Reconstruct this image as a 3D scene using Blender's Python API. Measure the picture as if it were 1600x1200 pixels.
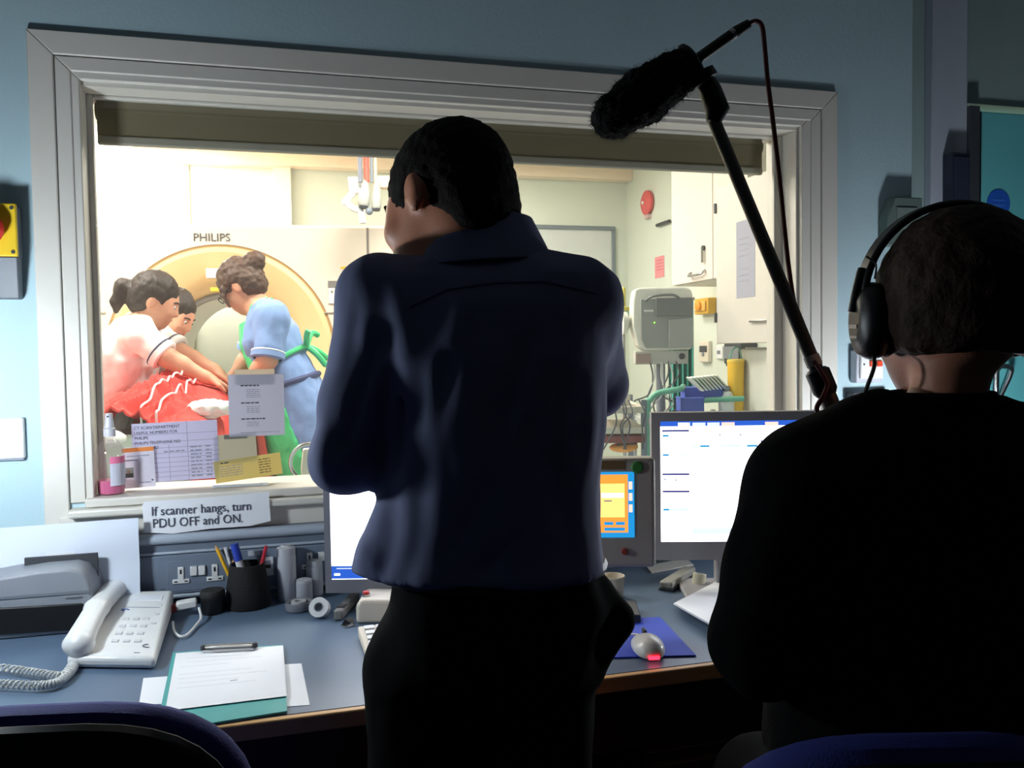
import bpy, math, random
import numpy as np
from mathutils import Vector, Matrix, noise
from mathutils.bvhtree import BVHTree
random.seed(7)
for o in list(bpy.data.objects): bpy.data.objects.remove(o, do_unlink=True)
SC = bpy.context.scene
COL = SC.collection

# ------------------------------------------------------------------ camera
F_PX, YAW, PITCH, ROLL, CAM_Z = 1300.0, math.radians(15.27), math.radians(2.36), math.radians(-0.85), 1.28
_w = Vector((math.sin(YAW)*math.cos(PITCH), math.cos(YAW)*math.cos(PITCH), -math.sin(PITCH)))
_r0 = Vector((math.cos(YAW), -math.sin(YAW), 0)); _u0 = _r0.cross(_w)
_r = math.cos(ROLL)*_r0 + math.sin(ROLL)*_u0
_u = -math.sin(ROLL)*_r0 + math.cos(ROLL)*_u0
CAM_P = Vector((0, 0, CAM_Z))
cd = bpy.data.cameras.new('camera'); cam = bpy.data.objects.new('camera', cd); COL.objects.link(cam)
cd.sensor_width = 36; cd.lens = F_PX/1600*36; cd.clip_start = 0.02
M = Matrix((_r, _u, -_w)).transposed().to_4x4(); M.translation = CAM_P
cam.matrix_world = M; SC.camera = cam

# ------------------------------------------------------------------ world, exposure
wd = bpy.data.worlds.new('world'); SC.world = wd; wd.use_nodes = True
wd.node_tree.nodes['Background'].inputs[0].default_value = (0.5, 0.6, 0.7, 1)
wd.node_tree.nodes['Background'].inputs[1].default_value = 0.0
vs = SC.view_settings
vs.view_transform = 'Standard'; vs.look = 'None'; vs.gamma = 1; vs.use_curve_mapping = False
vs.exposure = 0.8

def area(name, loc, size, power, color=(1,1,1), rot=(0,0,0), size_y=None, spread=math.pi):
    l = bpy.data.lights.new(name, 'AREA'); l.energy = power; l.color = color; l.size = size; l.spread = spread
    if size_y: l.shape = 'RECTANGLE'; l.size_y = size_y
    o = bpy.data.objects.new(name, l); COL.objects.link(o); o.location = loc; o.rotation_euler = rot
    return o
# scan room: four recessed ceiling panels (their housings are built further down)
SCAN_FLOOR, SCAN_CEIL = 0.12, 2.66
PANELS = [(-1.15, 3.55, 33), (0.55, 3.55, 25), (-1.0, 5.55, 54), (1.3, 5.0, 14)]
for i, (x, y, e) in enumerate(PANELS):
    area('scan_ceiling_lamp', (x, y, SCAN_CEIL-0.035), 0.56, e, (1, 0.95, 0.86))
# control room: one dim ceiling panel added out of view as fill near the door
CTRL_CEIL = 2.55; LAMP_W = 9.0
area('control_fill_lamp', (2.2, 0.6, CTRL_CEIL-0.03), 0.5, 0.25, (0.86, 0.95, 1.0))

# ------------------------------------------------------------------ pixel to place helpers (metres out)
def ray(px, py): return _w + (px-800)/F_PX*_r - (py-600)/F_PX*_u
def on_level(px, py, z): d = ray(px, py); return CAM_P + d*((z-CAM_Z)/d.z)
def on_wall(px, py, y): d = ray(px, py); return CAM_P + d*(y/d.y)
def at(px, py, dep): return CAM_P + ray(px, py)*dep

# ------------------------------------------------------------------ materials
def lin(c):
    return tuple((v/255/12.92) if v/255 <= .04045 else ((v/255+.055)/1.055)**2.4 for v in c)
MATS = {}
def mat(name, rgb, rough=.6, metal=0.0, var=0.06, scale=30, bump=0.0, bscale=200, spec=.5, emit=0, coat=0, sheen=0, stretch=None):
    if name in MATS: return MATS[name]
    m = bpy.data.materials.new(name); m.use_nodes = True; nt = m.node_tree; b = nt.nodes['Principled BSDF']
    b.inputs['Roughness'].default_value = rough; b.inputs['Metallic'].default_value = metal
    b.inputs['Specular IOR Level'].default_value = spec
    if coat: b.inputs['Coat Weight'].default_value = coat
    if sheen: b.inputs['Sheen Weight'].default_value = sheen
    c = lin(rgb)
    tc = nt.nodes.new('ShaderNodeTexCoord'); src = tc.outputs['Object']
    if stretch:
        mp = nt.nodes.new('ShaderNodeMapping'); mp.inputs['Scale'].default_value = stretch
        nt.links.new(src, mp.inputs[0]); src = mp.outputs[0]
    n = nt.nodes.new('ShaderNodeTexNoise'); n.inputs['Scale'].default_value = scale; n.inputs['Detail'].default_value = 4
    nt.links.new(src, n.inputs['Vector'])
    rp = nt.nodes.new('ShaderNodeMapRange'); rp.inputs['To Min'].default_value = 1-var; rp.inputs['To Max'].default_value = 1+var
    nt.links.new(n.outputs['Fac'], rp.inputs['Value'])
    mx = nt.nodes.new('ShaderNodeVectorMath'); mx.operation = 'SCALE'; mx.inputs[0].default_value = c
    nt.links.new(rp.outputs[0], mx.inputs['Scale']); nt.links.new(mx.outputs[0], b.inputs['Base Color'])
    if emit:
        b.inputs['Emission Color'].default_value = (*c, 1); b.inputs['Emission Strength'].default_value = emit
    if bump:
        n2 = nt.nodes.new('ShaderNodeTexNoise'); n2.inputs['Scale'].default_value = bscale; n2.inputs['Detail'].default_value = 3
        nt.links.new(src, n2.inputs['Vector'])
        bp = nt.nodes.new('ShaderNodeBump'); bp.inputs['Strength'].default_value = bump; bp.inputs['Distance'].default_value = .01
        nt.links.new(n2.outputs['Fac'], bp.inputs['Height']); nt.links.new(bp.outputs[0], b.inputs['Normal'])
    MATS[name] = m; return m
def glass_mat(name, tint=(1,1,1), refl=.06, veil=0.0):
    m = bpy.data.materials.new(name); m.use_nodes = True; nt = m.node_tree
    for n in list(nt.nodes): nt.nodes.remove(n)
    out = nt.nodes.new('ShaderNodeOutputMaterial'); t = nt.nodes.new('ShaderNodeBsdfTransparent'); g = nt.nodes.new('ShaderNodeBsdfGlossy')
    t.inputs[0].default_value = (*tint, 1); g.inputs['Roughness'].default_value = .02
    mx = nt.nodes.new('ShaderNodeMixShader'); mx.inputs[0].default_value = refl
    nt.links.new(t.outputs[0], mx.inputs[1]); nt.links.new(g.outputs[0], mx.inputs[2]); last = mx
    if veil:
        tl = nt.nodes.new('ShaderNodeBsdfTranslucent'); m2 = nt.nodes.new('ShaderNodeMixShader'); m2.inputs[0].default_value = veil
        nt.links.new(mx.outputs[0], m2.inputs[1]); nt.links.new(tl.outputs[0], m2.inputs[2]); last = m2
    nt.links.new(last.outputs[0], out.inputs[0]); MATS[name] = m; return m
def paper_mat(name, rgb, tr=.45):
    if name in MATS: return MATS[name]
    m = mat(name, rgb, .85, var=.03, scale=12); nt = m.node_tree; b = nt.nodes['Principled BSDF']; out = nt.nodes['Material Output']
    t = nt.nodes.new('ShaderNodeBsdfTranslucent'); t.inputs[0].default_value = (*lin(rgb), 1)
    mx = nt.nodes.new('ShaderNodeMixShader'); mx.inputs[0].default_value = tr
    nt.links.new(b.outputs[0], mx.inputs[1]); nt.links.new(t.outputs[0], mx.inputs[2]); nt.links.new(mx.outputs[0], out.inputs[0])
    return m
def emit_mat(name, rgb, s):
    m = bpy.data.materials.new(name); m.use_nodes = True; nt = m.node_tree
    for n in list(nt.nodes): nt.nodes.remove(n)
    out = nt.nodes.new('ShaderNodeOutputMaterial'); e = nt.nodes.new('ShaderNodeEmission')
    e.inputs[0].default_value = (*lin(rgb), 1); e.inputs[1].default_value = s
    nt.links.new(e.outputs[0], out.inputs[0]); MATS[name] = m; return m

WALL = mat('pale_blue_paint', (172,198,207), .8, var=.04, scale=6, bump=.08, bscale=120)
WHITEWOOD = mat('white_gloss_paint', (210,206,198), .45, var=.03, bump=.03, bscale=40)
GREY_PL = mat('grey_plastic', (120,128,140), .5)
SLATE = mat('slate_grey_trunking', (104,116,132), .5, var=.03)
WHITE_PL = mat('white_plastic', (225,226,226), .35, var=.02)
CREAM_PL = mat('cream_plastic', (216,206,190), .45, var=.03)
PAPER = mat('white_paper', (228,230,236), .85, var=.03, scale=12, bump=.1, bscale=15)
INK = mat('dark_ink', (70,72,88), .8)
INKL = mat('faint_ink', (150,150,168), .8)
BLACK_PL = mat('black_plastic', (16,16,18), .45)
DARKGREY = mat('dark_grey_plastic', (58,60,64), .5)
METAL = mat('brushed_steel', (190,190,190), .25, 1.0)
DESK = mat('blue_grey_laminate', (88,108,132), .42, var=.07, scale=220)
WOODEDGE = mat('light_wood_edge', (196,150,96), .5, var=.18, scale=14, stretch=(3,30,30))
BROWN = mat('dark_brown_panel', (58,34,22), .6, var=.2, scale=12)
SCANWALL = mat('scan_room_paint', (206,212,200), .8, var=.03, scale=5)
GANTRY = mat('gantry_cream', (226,214,200), .4, var=.02, scale=4)
GANTRYY = mat('gantry_peach', (240,208,155), .45, var=.04, scale=4)
SKIN = mat('skin', (206,148,120), .55, var=.08, scale=18, bump=.05, bscale=300)
HAIR_D = mat('dark_brown_hair', (46,33,27), .6, var=.35, scale=60, bump=.25, bscale=160, stretch=(1,1,.25))
HAIR_M = mat('brown_hair', (74,50,38), .6, var=.35, scale=60, bump=.25, bscale=160, stretch=(1,1,.25))

# ------------------------------------------------------------------ scene graph helpers
WM = {}
def tag(o, label=None, cat=None, group=None, kind=None):
    if label: o['label'] = label
    if cat: o['category'] = cat
    if group: o['group'] = group
    if kind: o['kind'] = kind
    return o
def thing(name, label, cat, loc, rotz=0, group=None, kind=None):
    o = bpy.data.objects.new(name, None); COL.objects.link(o); o.empty_display_size = .05
    o.location = loc; o.rotation_euler = (0, 0, rotz)
    WM[o.name] = Matrix.Translation(Vector(loc)) @ Matrix.Rotation(rotz, 4, 'Z')
    return tag(o, label, cat, group, kind)
def link(name, me, parent=None, local=False):
    o = bpy.data.objects.new(name, me); COL.objects.link(o)
    if len(me.vertices):
        co = np.empty(len(me.vertices)*3, np.float32); me.vertices.foreach_get('co', co); co = co.reshape(-1, 3)
        c = (co.min(0)+co.max(0))/2
        if parent is None: c[2] = co[:, 2].min()
        co -= c; me.vertices.foreach_set('co', co.ravel()); me.update(); o.location = [float(v) for v in c]
    basis = Matrix.Translation(o.location)
    if parent is not None:
        o.parent = parent
        if local: WM[o.name] = WM[parent.name] @ basis
        else:
            o.matrix_parent_inverse = WM[parent.name].inverted(); WM[o.name] = basis
    else: WM[o.name] = basis
    return o
class MB:
    def __init__(s): s.v = []; s.f = []
    def add(s, vs_, fs):
        n = len(s.v); s.v += [tuple(v) for v in vs_]; s.f += [tuple(i+n for i in f) for f in fs]; return s
    def box(s, a, b, rot=None, about=None):
        x0,y0,z0 = a; x1,y1,z1 = b
        vv = [Vector(p) for p in ((x0,y0,z0),(x1,y0,z0),(x1,y1,z0),(x0,y1,z0),(x0,y0,z1),(x1,y0,z1),(x1,y1,z1),(x0,y1,z1))]
        if rot is not None:
            c = Vector(about) if about is not None else (Vector(a)+Vector(b))/2
            vv = [rot @ (p-c) + c for p in vv]
        return s.add(vv, [(0,3,2,1),(4,5,6,7),(0,1,5,4),(1,2,6,5),(2,3,7,6),(3,0,4,7)])
    def obox(s, c, ax, ay, az, hx, hy, hz):
        c = Vector(c); ax=Vector(ax).normalized(); ay=Vector(ay).normalized(); az=Vector(az).normalized()
        vv = [c+ax*hx*i+ay*hy*j+az*hz*k for k in (-1,1) for i,j in ((-1,-1),(1,-1),(1,1),(-1,1))]
        return s.add(vv, [(0,3,2,1),(4,5,6,7),(0,1,5,4),(1,2,6,5),(2,3,7,6),(3,0,4,7)])
    def tube(s, pts, r, n=10, caps=True):
        pts = [Vector(p) for p in pts]; rs = r if isinstance(r, (list, tuple)) else [r]*len(pts)
        t0 = (pts[1]-pts[0]).normalized(); up = Vector((0,0,1)) if abs(t0.z) < .9 else Vector((1,0,0))
        nrm = t0.cross(up).normalized(); vv = []
        for i, p in enumerate(pts):
            a = pts[max(i-1,0)]; b = pts[min(i+1,len(pts)-1)]; t = (b-a).normalized()
            nrm = (nrm - t*nrm.dot(t)).normalized(); bn = t.cross(nrm)
            vv += [p + rs[i]*(math.cos(k*2*math.pi/n)*nrm + math.sin(k*2*math.pi/n)*bn) for k in range(n)]
        ff = [(i*n+k, i*n+(k+1)%n, (i+1)*n+(k+1)%n, (i+1)*n+k) for i in range(len(pts)-1) for k in range(n)]
        if caps: ff += [tuple(range(n-1,-1,-1)), tuple((len(pts)-1)*n+k for k in range(n))]
        return s.add(vv, ff)
    def lathe(s, c, prof, n=24, axis=(0,0,1), cap=True):
        az = Vector(axis).normalized(); ax = az.orthogonal().normalized(); ay = az.cross(ax); c = Vector(c); vv = []
        for r, h in prof:
            vv += [c + az*h + r*(math.cos(k*2*math.pi/n)*ax + math.sin(k*2*math.pi/n)*ay) for k in range(n)]
        m = len(prof)
        ff = [(i*n+k, i*n+(k+1)%n, (i+1)*n+(k+1)%n, (i+1)*n+k) for i in range(m-1) for k in range(n)]
        if cap: ff += [tuple(range(n-1,-1,-1)), tuple((m-1)*n+k for k in range(n))]
        return s.add(vv, ff)
    def prism(s, poly, d):
        d = Vector(d); P_ = [Vector(p) for p in poly]; n = len(P_)
        return s.add(P_+[p+d for p in P_], [tuple(range(n-1,-1,-1)), tuple(range(n,2*n))]+[(i,(i+1)%n,n+(i+1)%n,n+i) for i in range(n)])
    def ball(s, c, r, nu=16, nv=10):
        rx,ry,rz = r if isinstance(r,(tuple,list)) else (r,r,r); c = Vector(c); vv=[c+Vector((0,0,-rz))]
        for j in range(1,nv):
            a=-math.pi/2+math.pi*j/nv
            vv += [c+Vector((rx*math.cos(a)*math.cos(2*math.pi*k/nu), ry*math.cos(a)*math.sin(2*math.pi*k/nu), rz*math.sin(a))) for k in range(nu)]
        vv.append(c+Vector((0,0,rz))); L=len(vv)-1
        ff=[(0,1+(k+1)%nu,1+k) for k in range(nu)]
        for j in range(nv-2): ff+=[(1+j*nu+k,1+j*nu+(k+1)%nu,1+(j+1)*nu+(k+1)%nu,1+(j+1)*nu+k) for k in range(nu)]
        ff+=[(L,1+(nv-2)*nu+k,1+(nv-2)*nu+(k+1)%nu) for k in range(nu)]
        return s.add(vv,ff)
    def build(s, name, m, parent=None, bevel=0, smooth=False, local=False, seg=2, subd=0):
        me = bpy.data.meshes.new(name); me.from_pydata(s.v, [], s.f); me.validate()
        import bmesh
        bm = bmesh.new(); bm.from_mesh(me); bmesh.ops.recalc_face_normals(bm, faces=bm.faces); bm.to_mesh(me); bm.free()
        me.materials.append(m)
        o = link(name, me, parent, local)
        if smooth:
            me.polygons.foreach_set('use_smooth', [True]*len(me.polygons))
            if not subd:
                try: me.set_sharp_from_angle(angle=math.radians(40))
                except Exception: pass
        if bevel:
            bv = o.modifiers.new('bevel', 'BEVEL'); bv.width = bevel; bv.segments = seg; bv.limit_method = 'ANGLE'; bv.angle_limit = math.radians(35)
            me.polygons.foreach_set('use_smooth', [True]*len(me.polygons))
            try: me.set_sharp_from_angle(angle=math.radians(50))
            except Exception: pass
        if subd:
            sd = o.modifiers.new('sub', 'SUBSURF'); sd.levels = subd; sd.render_levels = subd
        return o
def smoothpts(pts, n=8):
    pts=[Vector(p) for p in pts]; out=[]
    for i in range(len(pts)-1):
        p0=pts[max(i-1,0)];p1=pts[i];p2=pts[i+1];p3=pts[min(i+2,len(pts)-1)]
        for k in range(n):
            t=k/n; out.append(.5*((2*p1)+(p2-p0)*t+(2*p0-5*p1+4*p2-p3)*t*t+(3*p1-p0-3*p2+p3)*t**3))
    out.append(pts[-1]); return out
def lettering(s, size, origin, right, up, m, parent, name='lettering', local=False, align='LEFT', depth=.0004, shear=0, sx=1.0):
    cu = bpy.data.curves.new('t', 'FONT'); cu.body = s; cu.size = size; cu.extrude = depth; cu.align_x = align; cu.resolution_u = 3; cu.shear = shear
    to = bpy.data.objects.new('t', cu); COL.objects.link(to)
    me = bpy.data.meshes.new_from_object(to.evaluated_get(bpy.context.evaluated_depsgraph_get()))
    bpy.data.objects.remove(to, do_unlink=True); bpy.data.curves.remove(cu)
    R_ = Vector(right).normalized(); U_ = Vector(up).normalized(); N_ = R_.cross(U_); O_ = Vector(origin)
    for v in me.vertices: v.co = O_ + R_*(v.co.x*sx) + U_*v.co.y + N_*v.co.z
    me.materials.clear(); me.materials.append(m); me.name = name
    return link(name, me, parent, local)
def sheet(name, c, right, up, w, h, m, parent=None, thick=.0006, curl=0.0, nseg=8, local=False, waves=0.0):
    """a thin sheet of paper with real thickness and a slight curl"""
    R_=Vector(right).normalized(); U_=Vector(up).normalized(); N_=R_.cross(U_); c=Vector(c); mb=MB()
    P_=[]
    for side in (0,1):
        for j in range(nseg+1):
            for i in range(nseg+1):
                a=(i/nseg-.5); b=(j/nseg-.5)
                z=curl*(4*a*a*.5+ (4*b*b)*.5)+waves*(math.sin(a*9+b*3)+math.sin(b*11-a*4))*.5
                P_.append(c+R_*w*a+U_*h*b+N_*(z+thick*side))
    n=nseg+1; ff=[]; o=n*n
    for j in range(nseg):
        for i in range(nseg):
            q=(j*n+i,j*n+i+1,(j+1)*n+i+1,(j+1)*n+i); ff.append(q[::-1]); ff.append(tuple(k+o for k in q))
    for i in range(nseg):
        for a,b in ((i,i+1),(nseg*n+i+1,nseg*n+i),((i+1)*n,i*n),(i*n+nseg,(i+1)*n+nseg)): ff.append((a,b,b+o,a+o))
    mb.add(P_,ff); return mb.build(name,m,parent,smooth=True,local=local)

# ------------------------------------------------------------------ implicit surfaces for bodies, hair and cloth
class SDF:
    def __init__(s): s.p=[]
    def rc(s,a,b,ra,rb=None,k=.03,sub=False): s.p.append(('rc',np.array(a,float),np.array(b,float),ra,ra if rb is None else rb,k,sub)); return s
    def el(s,c,r,R=None,k=.03,sub=False):
        s.p.append(('el',np.array(c,float),np.array(r,float),np.eye(3) if R is None else np.array(R,float),None,k,sub)); return s
    def loft(s,org,X,Y,Zd,rows,k=.03,pw=2.4):
        # rows: (t along Zd, cx, cy, rx, ry)
        s.p.append(('lo',np.array(org,float),np.array([X,Y,Zd],float),np.array(rows,float),pw,k,False)); return s
    def chain(s,pts,k=.03):
        for (a,ra),(b,rb) in zip(pts[:-1],pts[1:]): s.rc(a,b,ra,rb,k)
        return s
    def bounds(s,p):
        if p[0]=='rc':
            r=max(p[3],p[4]); return np.minimum(p[1],p[2])-r, np.maximum(p[1],p[2])+r
        if p[0]=='el':
            r=p[2].max(); return p[1]-r,p[1]+r
        A=p[2]; rows=p[3]; pts=[]
        for t,cx,cy,rx,ry in rows:
            for i in (-1,1):
                for j in (-1,1): pts.append(p[1]+A[0]*(cx+i*rx)+A[1]*(cy+j*ry)+A[2]*t)
        pts=np.array(pts); return pts.min(0),pts.max(0)
    def mesh(s,res=.006,clip=None,disp=None,relax=2):
        add=[p for p in s.p if not p[6]]; bs=[s.bounds(p) for p in add]
        lo=np.min([b[0] for b in bs],0)-4*res-.02; hi=np.max([b[1] for b in bs],0)+4*res+.02
        n=np.ceil((hi-lo)/res).astype(int)+1; Fv=np.full(n,1.0,np.float32)
        ax=[lo[i]+res*np.arange(n[i]) for i in range(3)]
        for p in s.p:
            b0,b1=s.bounds(p); k=p[5]; mg=k*1.0+3*res+.01
            i0=np.clip(((b0-mg-lo)/res).astype(int),0,n-1); i1=np.clip(((b1+mg-lo)/res).astype(int)+2,1,n)
            X,Y_,Z_=np.meshgrid(ax[0][i0[0]:i1[0]],ax[1][i0[1]:i1[1]],ax[2][i0[2]:i1[2]],indexing='ij')
            P=np.stack([X,Y_,Z_],-1)
            if p[0]=='rc':
                ab=p[2]-p[1]; L=max(ab@ab,1e-12); t=np.clip(((P-p[1])@ab)/L,0,1)
                d=np.linalg.norm(P-p[1]-t[...,None]*ab,axis=-1)-(p[3]+(p[4]-p[3])*t)
            elif p[0]=='el':
                q=(P-p[1])@p[3].T; k0=np.linalg.norm(q/p[2],axis=-1); k1=np.linalg.norm(q/p[2]**2,axis=-1)+1e-9
                d=k0*(k0-1)/k1
            else:
                q=(P-p[1]); A=p[2]; x=q@A[0]; y=q@A[1]; t=q@A[2]; rw=p[3]; rw=rw[np.argsort(rw[:,0])]
                g=lambda c: np.interp(t,rw[:,0],rw[:,c])
                rx=g(3); ry=g(4); e=p[4]
                rad=(np.abs((x-g(1))/rx)**e+np.abs((y-g(2))/ry)**e)**(1/e)
                d=(rad-1)*np.minimum(rx,ry); d=np.maximum(d,np.maximum(rw[0,0]-t,t-rw[-1,0]))
            sl=tuple(slice(i0[i],i1[i]) for i in range(3)); cur=Fv[sl]
            if p[6]:
                h=np.clip(.5-.5*(cur+d)/k,0,1); Fv[sl]=cur*(1-h)-d*h+k*h*(1-h)
            else:
                h=np.clip(.5+.5*(cur-d)/k,0,1); Fv[sl]=cur*(1-h)+d*h-k*h*(1-h)
        if clip:
            X,Y_,Z_=np.meshgrid(*ax,indexing='ij'); P=np.stack([X,Y_,Z_],-1)
            for nrm,pt in clip:
                Fv=np.maximum(Fv,((P-np.array(pt))@np.array(nrm)).astype(np.float32))
        return surface_nets(Fv,lo,res,relax,disp)
def surface_nets(F,lo,res,relax,disp):
    n=F.shape; ins=F<0
    c=[ins[i:n[0]-1+i,j:n[1]-1+j,k:n[2]-1+k] for i in (0,1) for j in (0,1) for k in (0,1)]
    sm=sum(x.astype(np.int8) for x in c); act=(sm>0)&(sm<8); idx=np.argwhere(act); m=len(idx)
    vid=np.full(act.shape,-1,np.int64); vid[act]=np.arange(m)
    acc=np.zeros((m,3)); cnt=np.zeros(m)
    cor=[np.array((i,j,k)) for i in (0,1) for j in (0,1) for k in (0,1)]
    val=[F[idx[:,0]+q[0],idx[:,1]+q[1],idx[:,2]+q[2]].astype(float) for q in cor]
    for a in range(8):
        for b in range(a+1,8):
            if np.abs(cor[a]-cor[b]).sum()!=1: continue
            s_=(val[a]<0)!=(val[b]<0); den=val[a]-val[b]; t=np.where(s_,val[a]/np.where(den==0,1,den),0)
            acc+=np.where(s_[:,None],cor[a]+t[:,None]*(cor[b]-cor[a]),0); cnt+=s_
    V=lo+res*(idx+acc/cnt[:,None]); quads=[]
    for d in range(3):
        e1,e2=(d+1)%3,(d+2)%3
        s0=[slice(None)]*3; s1=[slice(None)]*3; s0[d]=slice(0,-1); s1[d]=slice(1,None)
        A=ins[tuple(s0)]; B=ins[tuple(s1)]; ch=np.argwhere(A!=B)
        ok=(ch[:,e1]>0)&(ch[:,e2]>0)&(ch[:,e1]<n[e1]-1)&(ch[:,e2]<n[e2]-1); ch=ch[ok]
        def cell(o1,o2):
            q=ch.copy(); q[:,e1]-=o1; q[:,e2]-=o2; return vid[q[:,0],q[:,1],q[:,2]]
        Q=np.stack([cell(1,1),cell(0,1),cell(0,0),cell(1,0)],1)
        fl=~A[ch[:,0],ch[:,1],ch[:,2]]; Q[fl]=Q[fl][:,::-1]; quads.append(Q)
    Q=np.concatenate(quads); Q=Q[(Q>=0).all(1)]
    for _ in range(relax):
        S=np.zeros_like(V); N=np.zeros(m)
        for a,b in ((0,1),(1,2),(2,3),(3,0)):
            np.add.at(S,Q[:,a],V[Q[:,b]]); np.add.at(S,Q[:,b],V[Q[:,a]]); np.add.at(N,Q[:,a],1); np.add.at(N,Q[:,b],1)
        V=V*.5+.5*S/np.maximum(N,1)[:,None]
    if disp is not None: V=disp(V,Q)
    return V,Q
def vnormals(V,Q):
    fn=np.cross(V[Q[:,2]]-V[Q[:,0]],V[Q[:,3]]-V[Q[:,1]]); N=np.zeros_like(V)
    for k in range(4): np.add.at(N,Q[:,k],fn)
    return N/np.maximum(np.linalg.norm(N,axis=1),1e-12)[:,None]
def wrinkle(amp,sc=(12,12,12),seed=0.0):
    def f(V,Q):
        N=vnormals(V,Q); h=np.array([noise.noise(Vector((v[0]*sc[0]+seed,v[1]*sc[1],v[2]*sc[2])))+.5*noise.noise(Vector((v[0]*sc[0]*2.3,v[1]*sc[1]*2.3+seed,v[2]*sc[2]*2.3))) for v in V])
        return V+N*(amp*h)[:,None]
    return f
def organic(name,sdf,m,parent=None,res=.006,clip=None,disp=None,relax=2):
    V,Q=sdf.mesh(res,clip,disp,relax)
    me=bpy.data.meshes.new(name); me.vertices.add(len(V)); me.vertices.foreach_set('co',V.astype(np.float32).ravel())
    me.loops.add(len(Q)*4); me.loops.foreach_set('vertex_index',Q.astype(np.int32).ravel())
    me.polygons.add(len(Q)); me.polygons.foreach_set('loop_start',np.arange(0,len(Q)*4,4,dtype=np.int32))
    try: me.polygons.foreach_set('loop_total',np.full(len(Q),4,dtype=np.int32))
    except Exception: pass
    me.update(calc_edges=True); me.validate()
    me.polygons.foreach_set('use_smooth',[True]*len(me.polygons)); me.materials.append(m)
    o=link(name,me,parent); o['_n']=len(Q); del o['_n']
    LASTM['V']=V; LASTM['Q']=Q
    return o
LASTM={}
def snap_line(V,Q,pix,dep0=.3,off=-.001):
    """lay a polyline (given as sight lines) onto a surface"""
    bvh=BVHTree.FromPolygons([tuple(v) for v in V],[tuple(q) for q in Q]); out=[]
    for px,py in pix:
        d=ray(px,py).normalized(); h=bvh.ray_cast(CAM_P,d)
        if h[0] is not None: out.append(h[0]+d*off)
    return out

# ================================================================== STRUCTURE
YW, YB = 2.09, 2.25                      # window wall: control side, scan side
OX0, OX1, OZ0, OZ1 = -0.445, 1.435, 0.935, 1.905   # opening
XC = 1.81                                # corner where the wall steps back by the door
mb = MB()
mb.box((-2.9,YW,0),(OX0,YB,2.9)).box((OX1,YW,0),(XC,YB,2.9)).box((OX0,YW,0),(OX1,YB,OZ0)).box((OX0,YW,OZ1),(OX1,YB,2.9))
tag(mb.build('wall_front', WALL), kind='structure')
DX0, DX1, DZ = 2.098, 2.98, 1.998
mb = MB()
mb.box((XC,2.16,0),(2.06,YB,2.9)).box((DX1+.04,2.16,0),(3.4,YB,2.9)).box((2.06,2.16,DZ+.03),(DX1+.04,YB,2.9))
tag(mb.build('wall_door_side', mat('grey_green_paint',(150,172,172),.8,var=.04)), kind='structure')
tag(MB().box((-2.9,-4.5,-.05),(3.4,YB,0)).build('floor', mat('dark_vinyl_floor',(62,66,74),.5,var=.1,scale=80)), kind='structure')
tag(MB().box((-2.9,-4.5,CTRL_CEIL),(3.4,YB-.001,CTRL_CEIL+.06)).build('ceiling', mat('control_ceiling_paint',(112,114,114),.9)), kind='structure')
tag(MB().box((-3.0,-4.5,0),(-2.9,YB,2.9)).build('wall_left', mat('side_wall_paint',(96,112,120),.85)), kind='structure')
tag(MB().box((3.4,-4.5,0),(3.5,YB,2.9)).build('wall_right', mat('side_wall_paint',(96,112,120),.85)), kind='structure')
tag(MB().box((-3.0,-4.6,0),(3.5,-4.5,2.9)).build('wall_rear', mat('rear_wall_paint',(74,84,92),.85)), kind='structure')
# pale boxed-in pipe strip beside the door, full height
tag(MB().box((1.915,2.13,0),(2.05,2.16,CTRL_CEIL)).build('trim_1', mat('pale_grey_boxing',(178,186,200),.7), bevel=.004), kind='structure')

# ---- door
d1 = thing('door_1', None, None, (2.5,2.15,0), kind='structure')
TEAL = mat('teal_door_paint',(112,206,212),.45,var=.03,scale=8)
MB().box((DX0+.012,2.135,.01),(DX1,2.175,DZ)).build('leaf', TEAL, d1, bevel=.003)
MB().box((2.05,2.12,0),(DX0-.012,2.16,DZ+.01)).build('jamb', mat('door_jamb_dark',(60,66,74),.6), d1)
MB().box((DX0-.010,2.128,0),(DX0-.004,2.16,DZ)).build('edge_strip', METAL, d1)
MB().box((DX0-.002,2.137,0),(DX0+.011,2.165,DZ)).build('seal', BLACK_PL, d1)
c = on_wall(1560,318,2.134)
sg = MB().lathe((c.x,2.134,c.z),[(.001,-.0),(.044,0),(.044,.0015),(.001,.0015)],n=36,axis=(0,-1,0)).build('round_sign', mat('sign_blue',(40,100,210),.4), d1)
sg['label'] = 'round blue fire door sign'
for i in range(2): MB().box((c.x-.022,2.1315,c.z+.008-.016*i),(c.x+.022,2.1325,c.z+.013-.016*i)).build('sign_print', mat('sign_mid_blue',(70,130,225),.4), sg)
h0 = on_wall(1541,640,2.10); hx = h0.x
pts = smoothpts([(hx,2.135,1.20),(hx,2.10,1.205),(hx+.004,2.085,1.20),(hx+.004,2.085,1.0),(hx,2.10,.99),(hx,2.135,.995)],6)
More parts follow.
